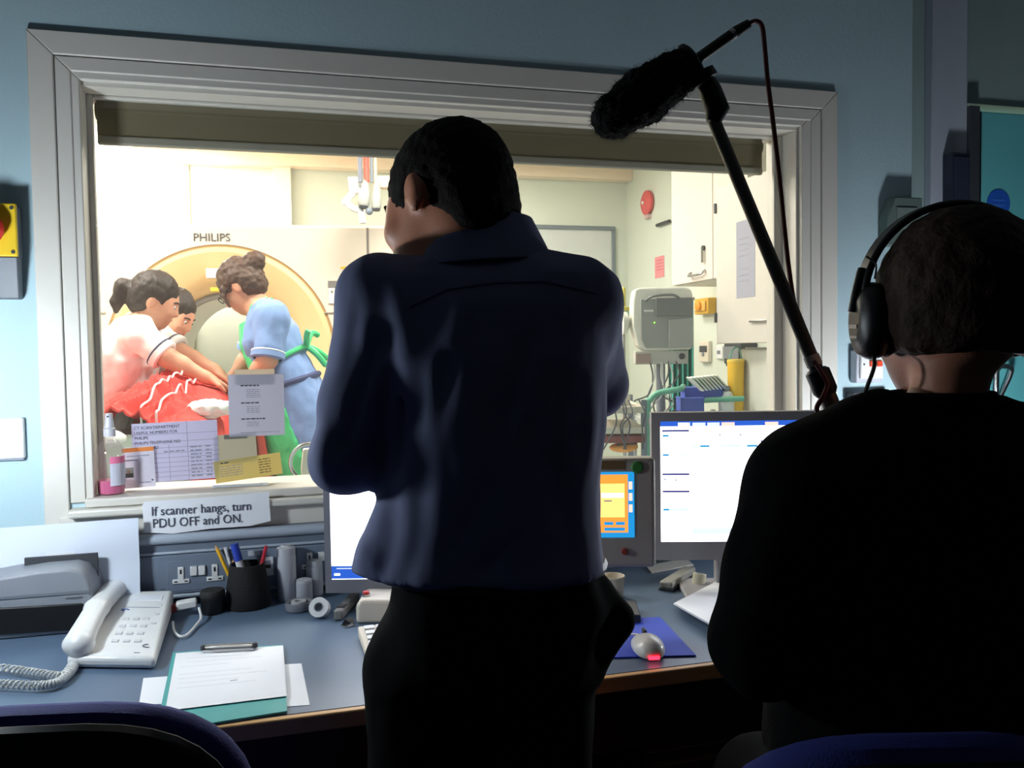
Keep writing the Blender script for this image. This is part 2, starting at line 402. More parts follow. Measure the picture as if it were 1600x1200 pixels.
# D-shaped pull handle: rises, turns and comes back down
c0 = on_wall(1556,660,2.085); c1 = on_wall(1582,660,2.085); ct = on_wall(1568,572,2.085)
pts = smoothpts([(c0.x,2.085,.93),(c0.x,2.085,ct.z-.03),(c0.x+.006,2.085,ct.z-.008),(c0.x+.02,2.087,ct.z),(c1.x-.004,2.09,ct.z-.006),(c1.x+.003,2.10,ct.z-.03),(c1.x+.003,2.115,ct.z-.06),(c1.x+.003,2.137,ct.z-.10)],6)
MB().tube(pts,.0085,12).build('pull_handle', METAL, d1, smooth=True)['label']='curved steel pull handle'
MB().box((DX0+.03,2.128,.93-.12),(DX0+.11,2.136,.96)).build('push_plate', METAL, d1, bevel=.001)
# vision panel frame at right (only its dark edge shows)
MB().box((DX0+.24,2.13,1.05),(DX0+.38,2.136,1.72)).build('vision_panel', mat('dark_vision_glass',(24,34,40),.15), d1)
# dark box beside the door
c = on_wall(1489,242,2.12)
bx_ = thing('wall_cabinet','dark navy wall box hung beside the teal door','box',(c.x,2.115,c.z-.42))
MB().box((c.x-.03,2.09,c.z-.42),(c.x+.036,2.129,c.z)).build('body', mat('dark_navy_paint',(34,42,62),.6), bx_, bevel=.003)
MB().box((c.x-.024,2.086,c.z-.41),(c.x+.03,2.0905,c.z-.012)).build('front_cover', mat('dark_navy_cover',(40,48,68),.5), bx_, bevel=.002)

# ---- window
w1 = thing('window_1', None, None, (.5,2.12,OZ0), kind='structure')
def rect_frame(x0,x1,z0,z1,t,y0,y1,name,bottom=True):
    """four mitred lengths of moulding, each a part"""
    for poly in ([(x0,z1),(x1,z1),(x1-t,z1-t),(x0+t,z1-t)],[(x0,z0),(x0,z1),(x0+t,z1-t),(x0+t,z0)],[(x1,z1),(x1,z0),(x1-t,z0),(x1-t,z1-t)]):
        MB().prism([(a,y0,b) for a,b in poly],(0,y1-y0,0)).build(name,WHITEWOOD,w1,bevel=.0025)
rect_frame(-.532,1.548,.86,2.005,.052,2.079,YW,'architrave')
rect_frame(-.478,1.494,.945,1.951,.032,2.082,YW+.01,'moulding')
rect_frame(-.4605,1.4645,.945,1.9335,.031,2.086,YW+.02,'inner_moulding')
# liner
for a,b in (((-.445,2.10,.945),(-.433,YB,1.905)),((1.423,2.10,.945),(1.435,YB,1.905)),((-.433,2.10,1.893),(1.423,YB,1.905))):
    MB().box(a,b).build('liner',WHITEWOOD,w1)
rs = []
for a,b in (((-.433,2.165,.955),(-.420,2.178,1.893)),((1.395,2.165,.955),(1.423,2.178,1.893)),((-.42,2.165,1.885),(1.395,2.178,1.893))):
    MB().box(a,b).build('glazing_bead',WHITEWOOD,w1,bevel=.002)
gl = MB().box((-.433,2.180,.945),(1.423,2.188,1.893)).build('pane', glass_mat('window_glass',(.97,.985,.975),.03,.012), w1)
gl['label']='large clear viewing pane'
MB().box((-.445,2.064,.935),(1.44,YB+.03,.955)).build('sill',WHITEWOOD,w1,bevel=.004)
MB().box((-.478,2.044,.915),(1.494,2.095,.934)).build('sill_nosing',WHITEWOOD,w1,bevel=.006,seg=3)
MB().box((-.50,2.070,.862),(1.52,YW,.914)).build('apron',WHITEWOOD,w1,bevel=.002)
# rolled blind behind the glass
bl = thing('roller_blind','drawn-up brown roller blind along the top of the viewing window','blind',(.48,2.215,1.775))
BLF = paper_mat('brown_blind_fabric',(138,126,100),.14)
MB().box((-.42,2.213,1.80),(1.385,2.217,1.904)).build('fabric',BLF,bl)
prof=[(.0,0)]
MB().box((-.42,2.207,1.788),(1.385,2.223,1.81)).build('bottom_bar',mat('blind_edge_bounce',(160,154,140),.6),bl,bevel=.005,seg=3)  # paler bar puts the light bounced onto the blind's lower edge into colour
MB().tube([(-.425,2.232,1.872),(1.39,2.232,1.872)],.020,14).build('roller',BLF,bl,smooth=True)

# ---- dado trunking along the wall under the window
trk = thing('trim_2', None, None, (.4,2.06,.7), kind='structure')
MB().box((-1.7,2.047,.712),(XC-.01,YW,.868)).build('back_channel',SLATE,trk,bevel=.003)
MB().box((-1.7,2.041,.728),(XC-.01,2.0475,.818)).build('cover_strip',mat('slate_cover',(112,124,142),.5,var=.03),trk,bevel=.002)
RAILM = mat('pale_trunking_rail',(168,178,192),.35)
MB().tube([(-1.7,2.047,.856),(XC-.01,2.047,.856)],.0125,14).build('top_rail',RAILM,trk,smooth=True)
MB().tube([(-1.7,2.046,.823),(XC-.01,2.046,.823)],.0035,8).build('lip_rail',RAILM,trk,smooth=True)
MB().tube([(-1.7,2.046,.722),(XC-.01,2.046,.722)],.0055,8).build('lower_rail',RAILM,trk,smooth=True)

def socket_T(x,z,parent):
    y=2.041
    mb=MB().box((x-.0065,y-.004,z-.004),(x+.0065,y,z+.026)).box((x-.0185,y-.004,z-.0125),(x+.0185,y,z-.002))
    t=mb.build('socket_face',WHITE_PL,parent,bevel=.001)
    for a,b in (((x-.002,z+.010),(x+.002,z+.020)),((x-.0145,z-.009),(x-.0075,z-.006)),((x+.0075,z-.009),(x+.0145,z-.006))):
        MB().box((a[0],y-.0046,a[1]),(b[0],y-.0038,b[1])).build('pin_slot',BLACK_PL,t)
def double_socket(px1,px2,pyc,label):
    a=on_wall(px1,pyc,2.041); b=on_wall(px2,pyc-5,2.041); z=a.z
    t=thing('power_socket',label,'socket',((a.x+b.x)/2,2.041,z-.02),group=None)
    MB().box((a.x-.03,2.0395,z-.03),(b.x+.03,2.0412,z+.04)).build('plate',mat('slate_cover',(0,0,0)),t,bevel=.0005)
    socket_T(a.x,z,t); socket_T(b.x,z,t)
    xm=(a.x+b.x)/2
    for s in (-.009,.009):
        MB().box((xm+s-.0075,2.034,z+.004),(xm+s+.0075,2.0405,z+.026)).build('rocker_switch',WHITE_PL,t,bevel=.0015)
double_socket(283,336,903,'grey double power socket with white inserts, above the small clear vial')
double_socket(484,532,880,'grey double power socket behind the cluster of grey tubes')
a=on_wall(419,884,2.041)
t=thing('network_socket','small white network outlet on the trunking right of the pen cup','socket',(a.x,2.04,a.z-.02))
MB().box((a.x-.014,2.035,a.z-.022),(a.x+.012,2.041,a.z+.022)).build('plate',WHITE_PL,t,bevel=.001)
MB().box((a.x-.009,2.034,a.z-.004),(a.x+.006,2.0353,a.z+.004)).build('port',BLACK_PL,t)
MB().box((a.x-.009,2.034,a.z+.008),(a.x+.006,2.0353,a.z+.014)).build('port_shutter',INKL,t)
a=on_wall(397,864,2.041)
MB().box((a.x-.014,2.0395,a.z-.006),(a.x+.014,2.041,a.z+.006)).build('label_strip',mat('pale_label',(190,196,206),.6),trk)

# ---- wall things, left
a=on_wall(-3,362,2.05)
es=thing('emergency_stop','yellow emergency stop box with red mushroom button on the blue wall','switch',(a.x,2.05,a.z-.16))
MB().prism([(a.x-.06,2.035,a.z-.055),(a.x+.040,2.035,a.z-.055),(a.x+.034,2.06,a.z-.145),(a.x-.06,2.06,a.z-.145)],(0,.055-.0251,0)).build('lower_housing',mat('grey_housing',(92,98,106),.5),es,bevel=.003)
MB().box((a.x-.06,2.045,a.z-.055),(a.x+.038,YW,a.z+.058)).build('housing',mat('grey_housing',(0,0,0)),es,bevel=.004)
yp=MB().box((a.x-.06,2.035,a.z-.055),(a.x+.040,2.046,a.z+.060)).build('yellow_plate',mat('safety_yellow',(226,190,40),.45),es,bevel=.003)
for sx,sz in ((.032,.05),(.032,-.045)): MB().lathe((a.x+sx,2.035,a.z+sz),[(.004,0),(.004,.002)],n=10,axis=(0,-1,0)).build('screw',DARKGREY,yp)
MB().lathe((a.x-.012,2.036,a.z),[(.016,0),(.016,.018),(.034,.022),(.036,.030),(.030,.038),(.012,.041)],n=28,axis=(0,-1,0)).build('red_button',mat('button_red',(200,40,34),.35),es,smooth=True)
MB().tube([(a.x-.03,2.072,a.z-.14),(a.x-.03,2.072,a.z-.175)],.012,12).build('cable_gland',DARKGREY,es,smooth=True)
a=on_wall(38,652,2.085); b=on_wall(38,718,2.085)
bp_=thing('blank_plate','white blanking plate screwed to the blue wall','plate',(a.x-.05,2.08,b.z))
MB().box((a.x-.14,2.074,b.z+.004),(a.x,YW,a.z)).build('plate',WHITE_PL,bp_,bevel=.004)
MB().box((a.x-.136,2.078,b.z),(a.x-.002,YW,b.z+.006)).build('lower_rim',GREY_PL,bp_)
for k in (.018,-.018):
    MB().lathe((a.x-.052,2.0745,(a.z+b.z)/2+k),[(.0035,0),(.0035,.002)],n=12,axis=(0,-1,0)).build('screw',DARKGREY,bp_)
# ---- wall things, right of the window
a=on_wall(1352,572,2.08)
sw=thing('fused_switch','white double switch with two red rockers on the wall by the headphones','switch',(a.x,2.07,a.z-.045))
MB().box((a.x-.045,2.06,a.z-.048),(a.x+.045,YW,a.z+.048)).build('back_box',mat('grey_white_box',(176,180,190),.5),sw,bevel=.004)
MB().box((a.x-.036,2.052,a.z-.036),(a.x+.040,2.061,a.z+.040)).build('face_plate',WHITE_PL,sw,bevel=.003)
for s in (-.0,.025):
    MB().box((a.x-.008+s,2.047,a.z-.001),(a.x+.008+s,2.053,a.z+.016)).build('red_rocker',mat('rocker_red',(214,70,40),.4),sw,bevel=.001)
for s in (-.026,.034): MB().lathe((a.x+s,2.0525,a.z+.006),[(.003,0),(.003,.0015)],n=8,axis=(0,-1,0)).build('screw',DARKGREY,sw)
a=on_wall(1345,612,2.08); b=on_wall(1372,630,2.08)
tb=thing('cable_box','dark grey cable box on the wall below the red switch','box',(a.x,2.07,b.z-.1))
MB().box((a.x-.045,2.055,b.z-.1),(b.x+.03,YW,a.z)).build('body',DARKGREY,tb,bevel=.003)
MB().box((a.x-.04,2.051,b.z-.095),(b.x+.025,2.0555,a.z-.006)).build('cover',mat('dark_cover',(70,74,80),.5),tb,bevel=.002)
a=on_wall(1385,310,2.08)
gb=thing('thermostat_box','grey-green wall box half hidden behind the headphones band','box',(a.x+.04,2.07,a.z-.14))
MB().prism([(a.x+.005,2.05,a.z),(a.x+.10,2.05,a.z),(a.x+.10,2.05,a.z-.14),(a.x-.02,2.05,a.z-.14),(a.x-.02,2.05,a.z-.06)],(0,.04,0)).build('body',mat('grey_green_plastic',(96,112,108),.6),gb,bevel=.003)
MB().box((a.x+.01,2.047,a.z-.09),(a.x+.08,2.0505,a.z-.03)).build('panel',mat('grey_green_panel',(112,126,122),.6),gb,bevel=.001)

# ================================================================== DESK
DZT=.70; DY0=1.348
dk=thing('desk','long blue-grey desk with pale wooden edge under the viewing window','desk',(.3,1.7,0))
MB().box((-1.7,DY0+.016,DZT-.028),(XC-.02,2.04,DZT)).build('desktop',DESK,dk,bevel=.001)
MB().box((-1.7,DY0,DZT-.028),(XC-.02,DY0+.016,DZT)).build('edge_lipping',WOODEDGE,dk,bevel=.003)
MB().box((-1.7,DY0+.05,DZT-.16),(XC-.02,DY0+.068,DZT-.029)).build('modesty_rail',BROWN,dk)
for x0,x1 in ((-1.68,-1.25),(.62,1.02),(1.38,1.76)):
    MB().box((x0,DY0+.03,.06),(x1,2.0,DZT-.161)).build('pedestal',BROWN,dk,bevel=.002)
    for k in range(3):
        dr=MB().box((x0+.01,DY0+.014,.08+.15*k),(x1-.01,DY0+.0299,.22+.15*k)).build('drawer_front',mat('brown_drawer',(70,42,27),.55,var=.2,scale=12),dk,bevel=.002)
        MB().box(((x0+x1)/2-.05,DY0+.002,.15+.15*k),((x0+x1)/2+.05,DY0+.0139,.162+.15*k)).build('handle',DARKGREY,dr,bevel=.002)
MB().box((-1.68,1.95,.06),(1.76,1.968,DZT-.029)).build('back_panel',BROWN,dk)

# ---- papers and bottle on the sill and pane
def paper_on_glass(name,label,pxc,pyc,wpx,hpx,tilt=0,m=PAPER,y=2.1792,cat='paper'):
    c=on_wall(pxc,pyc,y); k=y/math.cos(YAW)*1.0
    sc=(on_wall(pxc+50,pyc,y)-on_wall(pxc-50,pyc,y)).length/100; scz=(on_wall(pxc,pyc+50,y)-on_wall(pxc,pyc-50,y)).length/100
    w=wpx*sc; h=hpx*scz; R_=Vector((math.cos(tilt),0,math.sin(tilt))); U_=Vector((-math.sin(tilt),0,math.cos(tilt)))
    t=thing(name,label,cat,(c.x,y,c.z-h/2))
    sheet('sheet',c,R_,U_,w,h,m,t,thick=.0004,nseg=4)
    def loc(u,v): return c+R_*(u-.5)*w+U_*(v-.5)*h+Vector((0,-.0008,0))
    return t,loc,R_,U_,w,h
def lines(t,loc,R_,U_,w,h,rows,m,name='print',th=.0011):
    mb=MB()
    for u0,u1,v in rows:
        a=loc(u0,v); b=loc(u1,v); mb.obox((a+b)/2,R_,U_,R_.cross(U_),(b-a).length/2,th,.0003)
    o=mb.build(name,m,t); o['kind']='stuff'; return o
def dashes(u0,u1,v,seed):
    rnd=random.Random(seed); out=[]; u=u0
    while u<u1:
        l=rnd.uniform(.03,.09); out.append((u,min(u+l,u1),v)); u+=l+.014
    return out
# phone list table
t,loc,R_,U_,w,h=paper_on_glass('phone_list','white table of department phone numbers taped to the glass',275,705,134,92,math.radians(1.2),paper_mat('lilac_white_paper',(206,204,226)),y=2.1785)
for k,s in enumerate(('CT SCAN DEPARTMENT','USEFUL NUMBERS FOR','PHILIPS','PHILIPS TELEPHONE NO','SITE REF NO')):
    lettering(s,.0105,loc(.03,.90-.085*k),R_,U_,INK,t,sx=.92)
lines(t,loc,R_,U_,w,h,[(0,1,v) for v in (.80,.67,.57,.48,.40,.32,.24,.16,.08)],INKL,'table_rule',.0005)
mb=MB()
for u in (.64,.42):
    a=loc(u,.01); b=loc(u,1 if u>.5 else .62); mb.obox((a+b)/2,R_,U_,R_.cross(U_),.0005,(b-a).length/2,.0003)
mb.build('column_rule',INKL,t)
lines(t,loc,R_,U_,w,h,[q for k in range(9) for q in dashes(.67,.8,.56-.062*k,k)+dashes(.85,.92,.56-.062*k,k+50)],INKL,'number_print',.0018)
lines(t,loc,R_,U_,w,h,dashes(.36,.6,.505,3)+dashes(.1,.2,.40,4)+dashes(.1,.25,.34,5),INKL,'small_print',.0016)
# list sheet
t,loc,R_,U_,w,h=paper_on_glass('notice_sheet','grey-white typed notice taped to the glass in front of the blue nurse',401,633,87,96,math.radians(-.3),paper_mat('grey_white_paper',(200,200,214)),y=2.1785)
for (u0,u1,v) in ((.22,.55,.82),(.22,.55,.54),(.22,.65,.28)):
    lines(t,loc,R_,U_,w,h,dashes(u0,u1,v,int(v*99)),INK,'heading_print',.0016)
lines(t,loc,R_,U_,w,h,[q for k in range(5) for q in dashes(.32,.57,.755-.03*k,k)]+[q for k in range(4) for q in dashes(.32,.56,.475-.03*k,k+9)]+[q for k in range(3) for q in dashes(.32,.54,.225-.03*k,k+20)],INKL,'list_print',.0009)
lines(t,loc,R_,U_,w,h,dashes(.2,.9,.06,77),INKL,'foot_print',.0008)
t,loc,R_,U_,w,h=paper_on_glass('notice_backing','pale beige sheet showing above the typed notice on the glass',398,589,62,24,0,paper_mat('beige_paper',(220,208,190)),y=2.1792)
# yellow note
t,loc,R_,U_,w,h=paper_on_glass('yellow_note','pale yellow printed note taped low on the glass',388,731,105,34,math.radians(6),paper_mat('yellow_paper',(216,202,140)),y=2.1775)
lines(t,loc,R_,U_,w,h,[q for k in range(5) for q in dashes(.08,.42,.72-.11*k,k+5)],INKL,'text_print',.0009)
lines(t,loc,R_,U_,w,h,[q for k in range(6) for q in dashes(.66,.84,.80-.12*k,k+25)],mat('brown_ink',(120,104,70),.8),'right_print',.0012)
lines(t,loc,R_,U_,w,h,dashes(.1,.22,.88,3),INK,'title_print',.0014)
t,loc,R_,U_,w,h=paper_on_glass('clear_pocket','grey see-through pocket stuck between the phone list and green apron',368,700,66,44,math.radians(3),paper_mat('grey_film',(190,188,176),.6),y=2.1798)
MB().box(loc(.25,.9)-Vector((0,.0005,.004)),loc(.8,.9)+Vector((0,.0005,.004))).build('flap',paper_mat('grey_film_dark',(150,148,138),.5),t)
# two orange-topped cards leaning on the pane
ORANGE=mat('orange_print',(222,130,60),.7)
def card(pxc,pyc,wpx,hpx,label,full):
    t,loc,R_,U_,w,h=paper_on_glass('card',label,pxc,pyc,wpx,hpx,math.radians(2),paper_mat('white_card',(232,228,238),.35),y=2.1700 if full else 2.1712)
    a=loc(0,.93); b=loc(1,.93); MB().obox((a+b)/2,R_,U_,R_.cross(U_),w/2,h*.05,.0003).build('orange_band',ORANGE,t)
    if full:
        lines(t,loc,R_,U_,w,h,dashes(.15,.85,.78,2),INKL,'heading_print',.0009); lines(t,loc,R_,U_,w,h,dashes(.05,.45,.68,6),INK,'name_print',.0013)
        a=loc(.18,.38); MB().obox(a,R_,U_,R_.cross(U_),.0105,.0125,.0004).build('photo',mat('photo_grey',(150,150,140),.6),t)
        MB().obox(a+Vector((0,-.0006,-.006)),R_,U_,R_.cross(U_),.0095,.005,.0004).build('photo_figure',mat('photo_dark',(60,56,50),.6),t)
        MB().lathe(a+Vector((0,-.0006,.003)),[(.004,0),(.004,.0004)],n=12,axis=(0,-1,0)).build('photo_head',mat('photo_tan',(150,116,90),.6),t)
        lines(t,loc,R_,U_,w,h,dashes(.5,.85,.12,8),INKL,'foot_print',.0012)
        MB().obox(loc(.9,.17),R_,U_,R_.cross(U_),.0018,.0018,.0004).build('logo_dot',INK,t)
card(217,730,50,64,'white card with orange band and small photo, right of the spray bottle',True)
card(150,734,34,66,'white card with orange band at the left end of the sill',False)
# spray bottle
c=on_level(175,771,.955); c=Vector((c.x,2.128,.955))
sb=thing('spray_bottle','clear spray bottle with pink liquid standing on the window sill','bottle',c)
MB().lathe(c,[(.026,0),(.030,.003),(.0305,.095),(.029,.108),(.020,.122),(.0115,.130),(.0115,.140)],n=32).build('bottle_body',glass_mat('clear_plastic',(.90,.88,.90),.08,.10),sb,smooth=True)
MB().lathe(c+Vector((0,0,.002)),[(.025,0),(.0285,.003),(.0288,.032),(.001,.032)],n=32).build('pink_liquid',mat('pink_liquid',(226,120,160),.2),sb,smooth=True)
MB().lathe(c+Vector((0,0,.136)),[(.0135,0),(.0135,.018),(.011,.020),(.0095,.034),(.0095,.040)],n=24).build('collar',mat('grey_white_plastic',(196,196,206),.4),sb,smooth=True)
MB().lathe(c+Vector((0,0,.174)),[(.0085,0),(.0085,.012),(.0075,.016)],n=20).build('spray_head',mat('grey_white_plastic',(0,0,0)),sb,smooth=True)
MB().lathe(c+Vector((-.001,-.0084,.183)),[(.0022,0),(.0022,.002)],n=10,axis=(0,-1,0)).build('nozzle',BLACK_PL,sb)
mb=MB(); mb2=MB()
for k in range(9):
    def P_(i,r,z): a=math.radians(-82+i*11); return c+Vector((r*math.cos(a),r*math.sin(a),z))
    if k<8:
        mb.add([P_(k,.0312,.022),P_(k+1,.0312,.022),P_(k+1,.0312,.074),P_(k,.0312,.074)],[(0,1,2,3)])
        mb2.add([P_(k,.0312,.074),P_(k+1,.0312,.074),P_(k+1,.0312,.090),P_(k,.0312,.090)],[(0,1,2,3)])
mb.build('label_sticker',mat('label_lilac',(206,206,222),.7),sb,smooth=True); mb2.build('label_pink_band',mat('label_pink',(230,120,160),.6),sb,smooth=True)
# pen and scrap on the sill
a=on_level(335,757,.957); b=on_level(412,752,.957)
pn=thing('thin_marker','grey pen lying on the sill under the yellow note','pen',((a+b)/2))
a.y=b.y=2.12; a.z=b.z=.9595
MB().tube([a,b],.0035,10).build('barrel',mat('pale_grey_plastic',(200,202,208),.4),pn,smooth=True)
MB().tube([b,b+(b-a).normalized()*.012],[.004,.0035],10).build('cap',WHITE_PL,pn,smooth=True)

# ---- paper sign under the sill
cs=on_wall(321,802,2.040); R_=Vector((1,0,.015)).normalized(); U_=Vector((0,.02,1)).normalized()
sgn=thing('paper_sign','torn white paper sign about the scanner hanging below the sill','sign',(cs.x,2.04,cs.z-.06))
poly=[(222,790),(226,784),(300,779),(420,769),(421,788),(423,814),(390,822),(330,826),(270,834),(226,832),(224,812)]
pp=[on_wall(x,y,2.040) for x,y in poly]
MB().prism(pp,(0,.0008,0)).build('sheet',PAPER,sgn)
o1=on_wall(236,806,2.0385); o2=on_wall(238,825,2.0385); rr=(on_wall(385,797,2.0385)-o1).normalized()
wline=(on_wall(388,797,2.0385)-o1).length
lettering('If scanner hangs, turn',.0295,o1,rr,rr.cross(Vector((0,1,0)))*-1 if False else Vector((-rr.z,0,rr.x)),INK,sgn,sx=.86)
lettering('PDU OFF and ON.',.0295,o2,rr,Vector((-rr.z,0,rr.x)),INK,sgn,sx=.86)

# ---- big white sheet leaning at the left, disc and printer
a=on_wall(-70,822,2.030); b=on_wall(218,813,2.030)
ws=thing('white_board_sheet','big white sheet of card leaning on the wall behind the printer','paper',((a.x+b.x)/2,2.02,.70))
cz=(a.z+b.z)/2; up=Vector((0,.025,1)).normalized()
sheet('sheet',Vector(((a.x+b.x)/2,2.012,(cz+.702)/2)),(1,0,.012),up,b.x-a.x,cz-.702,mat('white_card_sheet',(214,222,236),.8,var=.05,scale=5),ws,thick=.002,waves=.004,nseg=14)
sheet('taped_strip',on_wall(95,868,1.999),(1,0,.02),up,.055,.014,PAPER,ws,thick=.0004,nseg=3)
a=on_wall(97,905,1.985)
ds=thing('disc_sleeve','dark square sleeve holding a white disc behind the grey printer','disc sleeve',(a.x,1.985,.70))
MB().box((a.x-.072,1.985,.702),(a.x+.072,1.992,a.z+.052)).build('sleeve',mat('charcoal_card',(58,60,66),.6),ds,bevel=.001)
MB().lathe((a.x+.006,1.985,a.z-.018),[(.001,0),(.058,0),(.058,.0015),(.001,.0015)],n=48,axis=(0,-1,0)).build('disc',WHITE_PL,ds)
MB().obox((a.x-.012,1.9828,a.z+.022),(1,0,.5),(-.5,0,1),(0,1,0),.008,.005,.0005).build('blue_mark',mat('blue_ink',(90,140,220),.6),ds)
f=on_level(60,995,.70); yf=f.y
pr=thing('label_printer','grey desktop printer with black front tray beside the white phone','printer',(f.x,yf+.12,.70))
out=[(-90,925),(-40,911),(0,903),(60,893),(108,889),(126,893),(137,905),(143,925),(147,950),(147,988),(-90,1008)]
pp=[on_wall(x,y,yf) for x,y in out]; zb=.70
pp=[Vector((p.x,yf,max(p.z,.701))) for p in pp]; pp[-1].z=.701; pp[-2].z=.701
PRG=mat('printer_grey',(138,142,150),.5)
MB().prism(pp,(0,.20,0)).build('housing',PRG,pr,bevel=.006,seg=3)
q=[on_wall(x,y,yf-.003) for x,y in ((-90,955),(8,950),(128,943),(132,948),(131,984),(4,992),(-90,1000))]
q=[Vector((p.x,yf-.004,max(p.z,.703))) for p in q]
MB().prism(q,(0,.006,0)).build('black_tray',mat('printer_black',(14,14,16),.5),pr,bevel=.002)
a=on_wall(116,934,yf-.001); MB().box((a.x-.016,yf-.0014,a.z-.0015),(a.x+.016,yf,a.z+.0015)).build('maker_mark',mat('printer_dark_print',(90,94,100),.6),pr)
q=[on_wall(x,y,yf-.002) for x,y in ((-90,940),(140,922),(142,926),(-90,944))]; MB().prism(q,(0,.003,0)).build('lid_seam',mat('printer_seam',(116,120,128),.5),pr)

# ---- telephone
FL=on_level(104,1044,.702); FR=on_level(243,1046,.702); BR=on_level(272,952,.702); BL=on_level(172,954,.702)
ph=thing('telephone','white desk telephone with handset on its left side','telephone',(FL+FR+BR+BL)/4)
def up_(p,h): return Vector((p.x,p.y,.702+h))
v=[up_(p,0) for p in (FL,FR,BR,BL)]+[up_(FL,.022),up_(FR,.022),up_(BR,.045),up_(BL,.045)]
MB().add(v,[(0,3,2,1),(4,5,6,7),(0,1,5,4),(1,2,6,5),(2,3,7,6),(3,0,4,7)]).build('phone_body',WHITE_PL,ph,bevel=.008,seg=3)
def top(u,vv,h=0):
    a=FL.lerp(FR,u).lerp(BL.lerp(BR,u),vv); return Vector((a.x,a.y,.702+.022+.023*vv+h))
U1=(FR-FL).normalized(); V1=(top(.5,1)-top(.5,0)).normalized(); N1=U1.cross(V1).normalized()
for i in range(4):
    for j in range(3):
        MB().obox(top(.47+.135*j,.20+.105*i,.001),U1,V1,N1,.007,.0052,.0016).build('key',mat('key_white',(206,207,210),.4),ph,bevel=.001)
for k in range(3): MB().obox(top(.86,.45+.14*k,.001),U1,V1,N1,.006,.004,.0012).build('function_key',mat('key_white',(0,0,0)),ph,bevel=.001)
MB().obox(top(.62,.70,.0005),U1,V1,N1,.040,.0008,.0004).build('index_line',INKL,ph)
MB().obox(top(.62,.86,.0005),U1,V1,N1,.038,.016,.0006).build('index_card',PAPER,ph)
a=top(.40,.66,.0008)
MB().tube([a+U1*.008*math.cos(t_)+V1*.004*math.sin(t_) for t_ in [k*.35 for k in range(14)]],.0012,6).build('logo_ring',mat('logo_blue',(60,90,160),.5),ph)
a=top(.88,.14,.001); MB().tube([a+U1*.010*math.cos(t_)+V1*.007*math.sin(t_) for t_ in [1.6+k*.35 for k in range(11)]],.0008,6).build('crescent_mark',INK,ph)
MB().obox(top(.78,.055,.0006),U1,V1,N1,.006,.0012,.0004).build('small_mark',INKL,ph)
hs=SDF(); A=top(.10,.06,.014); B=top(.10,.95,.012); Mi=A.lerp(B,.5)+Vector((0,0,.012))
hs.rc(A,Mi,.018,.015,k=.012).rc(Mi,B,.015,.018,k=.012).rc(A+U1*.006+Vector((0,0,-.002)),A+U1*.006+Vector((0,0,-.008)),.024,.022,k=.012).rc(B+U1*.006+Vector((0,0,-.002)),B+U1*.006+Vector((0,0,-.008)),.023,.021,k=.012)
hs.rc(A-U1*.012,Mi-U1*.010,.016,.014,k=.012).rc(Mi-U1*.010,B-U1*.012,.014,.016,k=.012).rc(A+U1*.012,Mi+U1*.010,.014,.013,k=.012).rc(Mi+U1*.010,B+U1*.012,.013,.015,k=.012)
organic('handset',hs,WHITE_PL,ph,res=.0035)
# coiled cord: two runs to the left
mb=MB()
def coil(path,r,turns,wire):
    P=smoothpts(path,60); n=len(P); out=[]
    for i in range(n):
        t=(P[min(i+1,n-1)]-P[max(i-1,0)]).normalized(); s_=t.cross(Vector((0,0,1))).normalized(); b_=s_.cross(t)
        a=2*math.pi*turns*i/n; out.append(P[i]+s_*r*math.cos(a)+b_*r*math.sin(a))
    return out
z=.711
p=[on_level(x,y,z) for x,y in ((112,1040),(96,1056),(60,1052),(20,1046),(-40,1040),(-95,1040),(-115,1052),(-90,1064),(-40,1066),(10,1069),(60,1071),(90,1066),(110,1050),(118,1036))]
mb.tube(coil(p,.0062,84,.002),.0022,6)
mb.build('coiled_cord',mat('cord_white',(204,206,206),.45),ph,smooth=True)
# plug lead at the right of the phone
a=on_level(292,944,.725); lp=thing('line_adapter','white line adapter with looped lead behind the telephone','adapter',Vector((a.x,a.y,.70)))
MB().obox(a,(1,.1,.08),(-.1,1,0),(-.08,0,1),.022,.012,.0095).build('adapter_body',WHITE_PL,lp,bevel=.004)
MB().obox(a-Vector((.028,.002,.006)),(1,.1,.3),(-.1,1,0),(-.3,0,1),.008,.009,.008).build('red_tag',mat('dull_red',(150,62,62),.6),lp,bevel=.002)
pts=smoothpts([on_level(x,y,zz) for x,y,zz in ((311,950,.722),(314,965,.712),(308,975,.706),(292,992,.706),(280,994,.706),(272,985,.706),(270,972,.710))],6)
MB().tube(pts,.0028,8).build('lead',WHITE_PL,lp,smooth=True)

# ---- small things along the back of the desk
c=on_level(256,946,.70); vl=thing('glass_vial','small clear glass vial beside the telephone','vial',c)
GC=glass_mat('vial_glass',(.80,.86,.88),.12,.12)
MB().lathe(c,[(.012,0),(.0135,.002),(.0135,.040),(.009,.048),(.0075,.052),(.0075,.056)],n=20).build('body',GC,vl,smooth=True)
MB().lathe(c+Vector((0,0,.0561)),[(.0075,0),(.011,.004),(.011,.016),(.0095,.018)],n=20).build('stopper',mat('frosted_plastic',(176,188,192),.3),vl,smooth=True)
c=on_level(333,957,.70); bt=thing('black_tub','small black round tub next to the pen cup','tub',c)
MB().lathe(c,[(.024,0),(.026,.003),(.026,.038)],n=28).build('body',BLACK_PL,bt,smooth=True)
MB().lathe(c+Vector((0,0,.0381)),[(.027,0),(.027,.010),(.024,.014),(.018,.0145)],n=28).build('lid',mat('black_rubber',(28,28,28),.7),bt,smooth=True)
c=on_level(388,946,.70); pc=thing('pen_cup','black tapered pen cup standing on the desk','pen holder',c)
CUPZ=.098
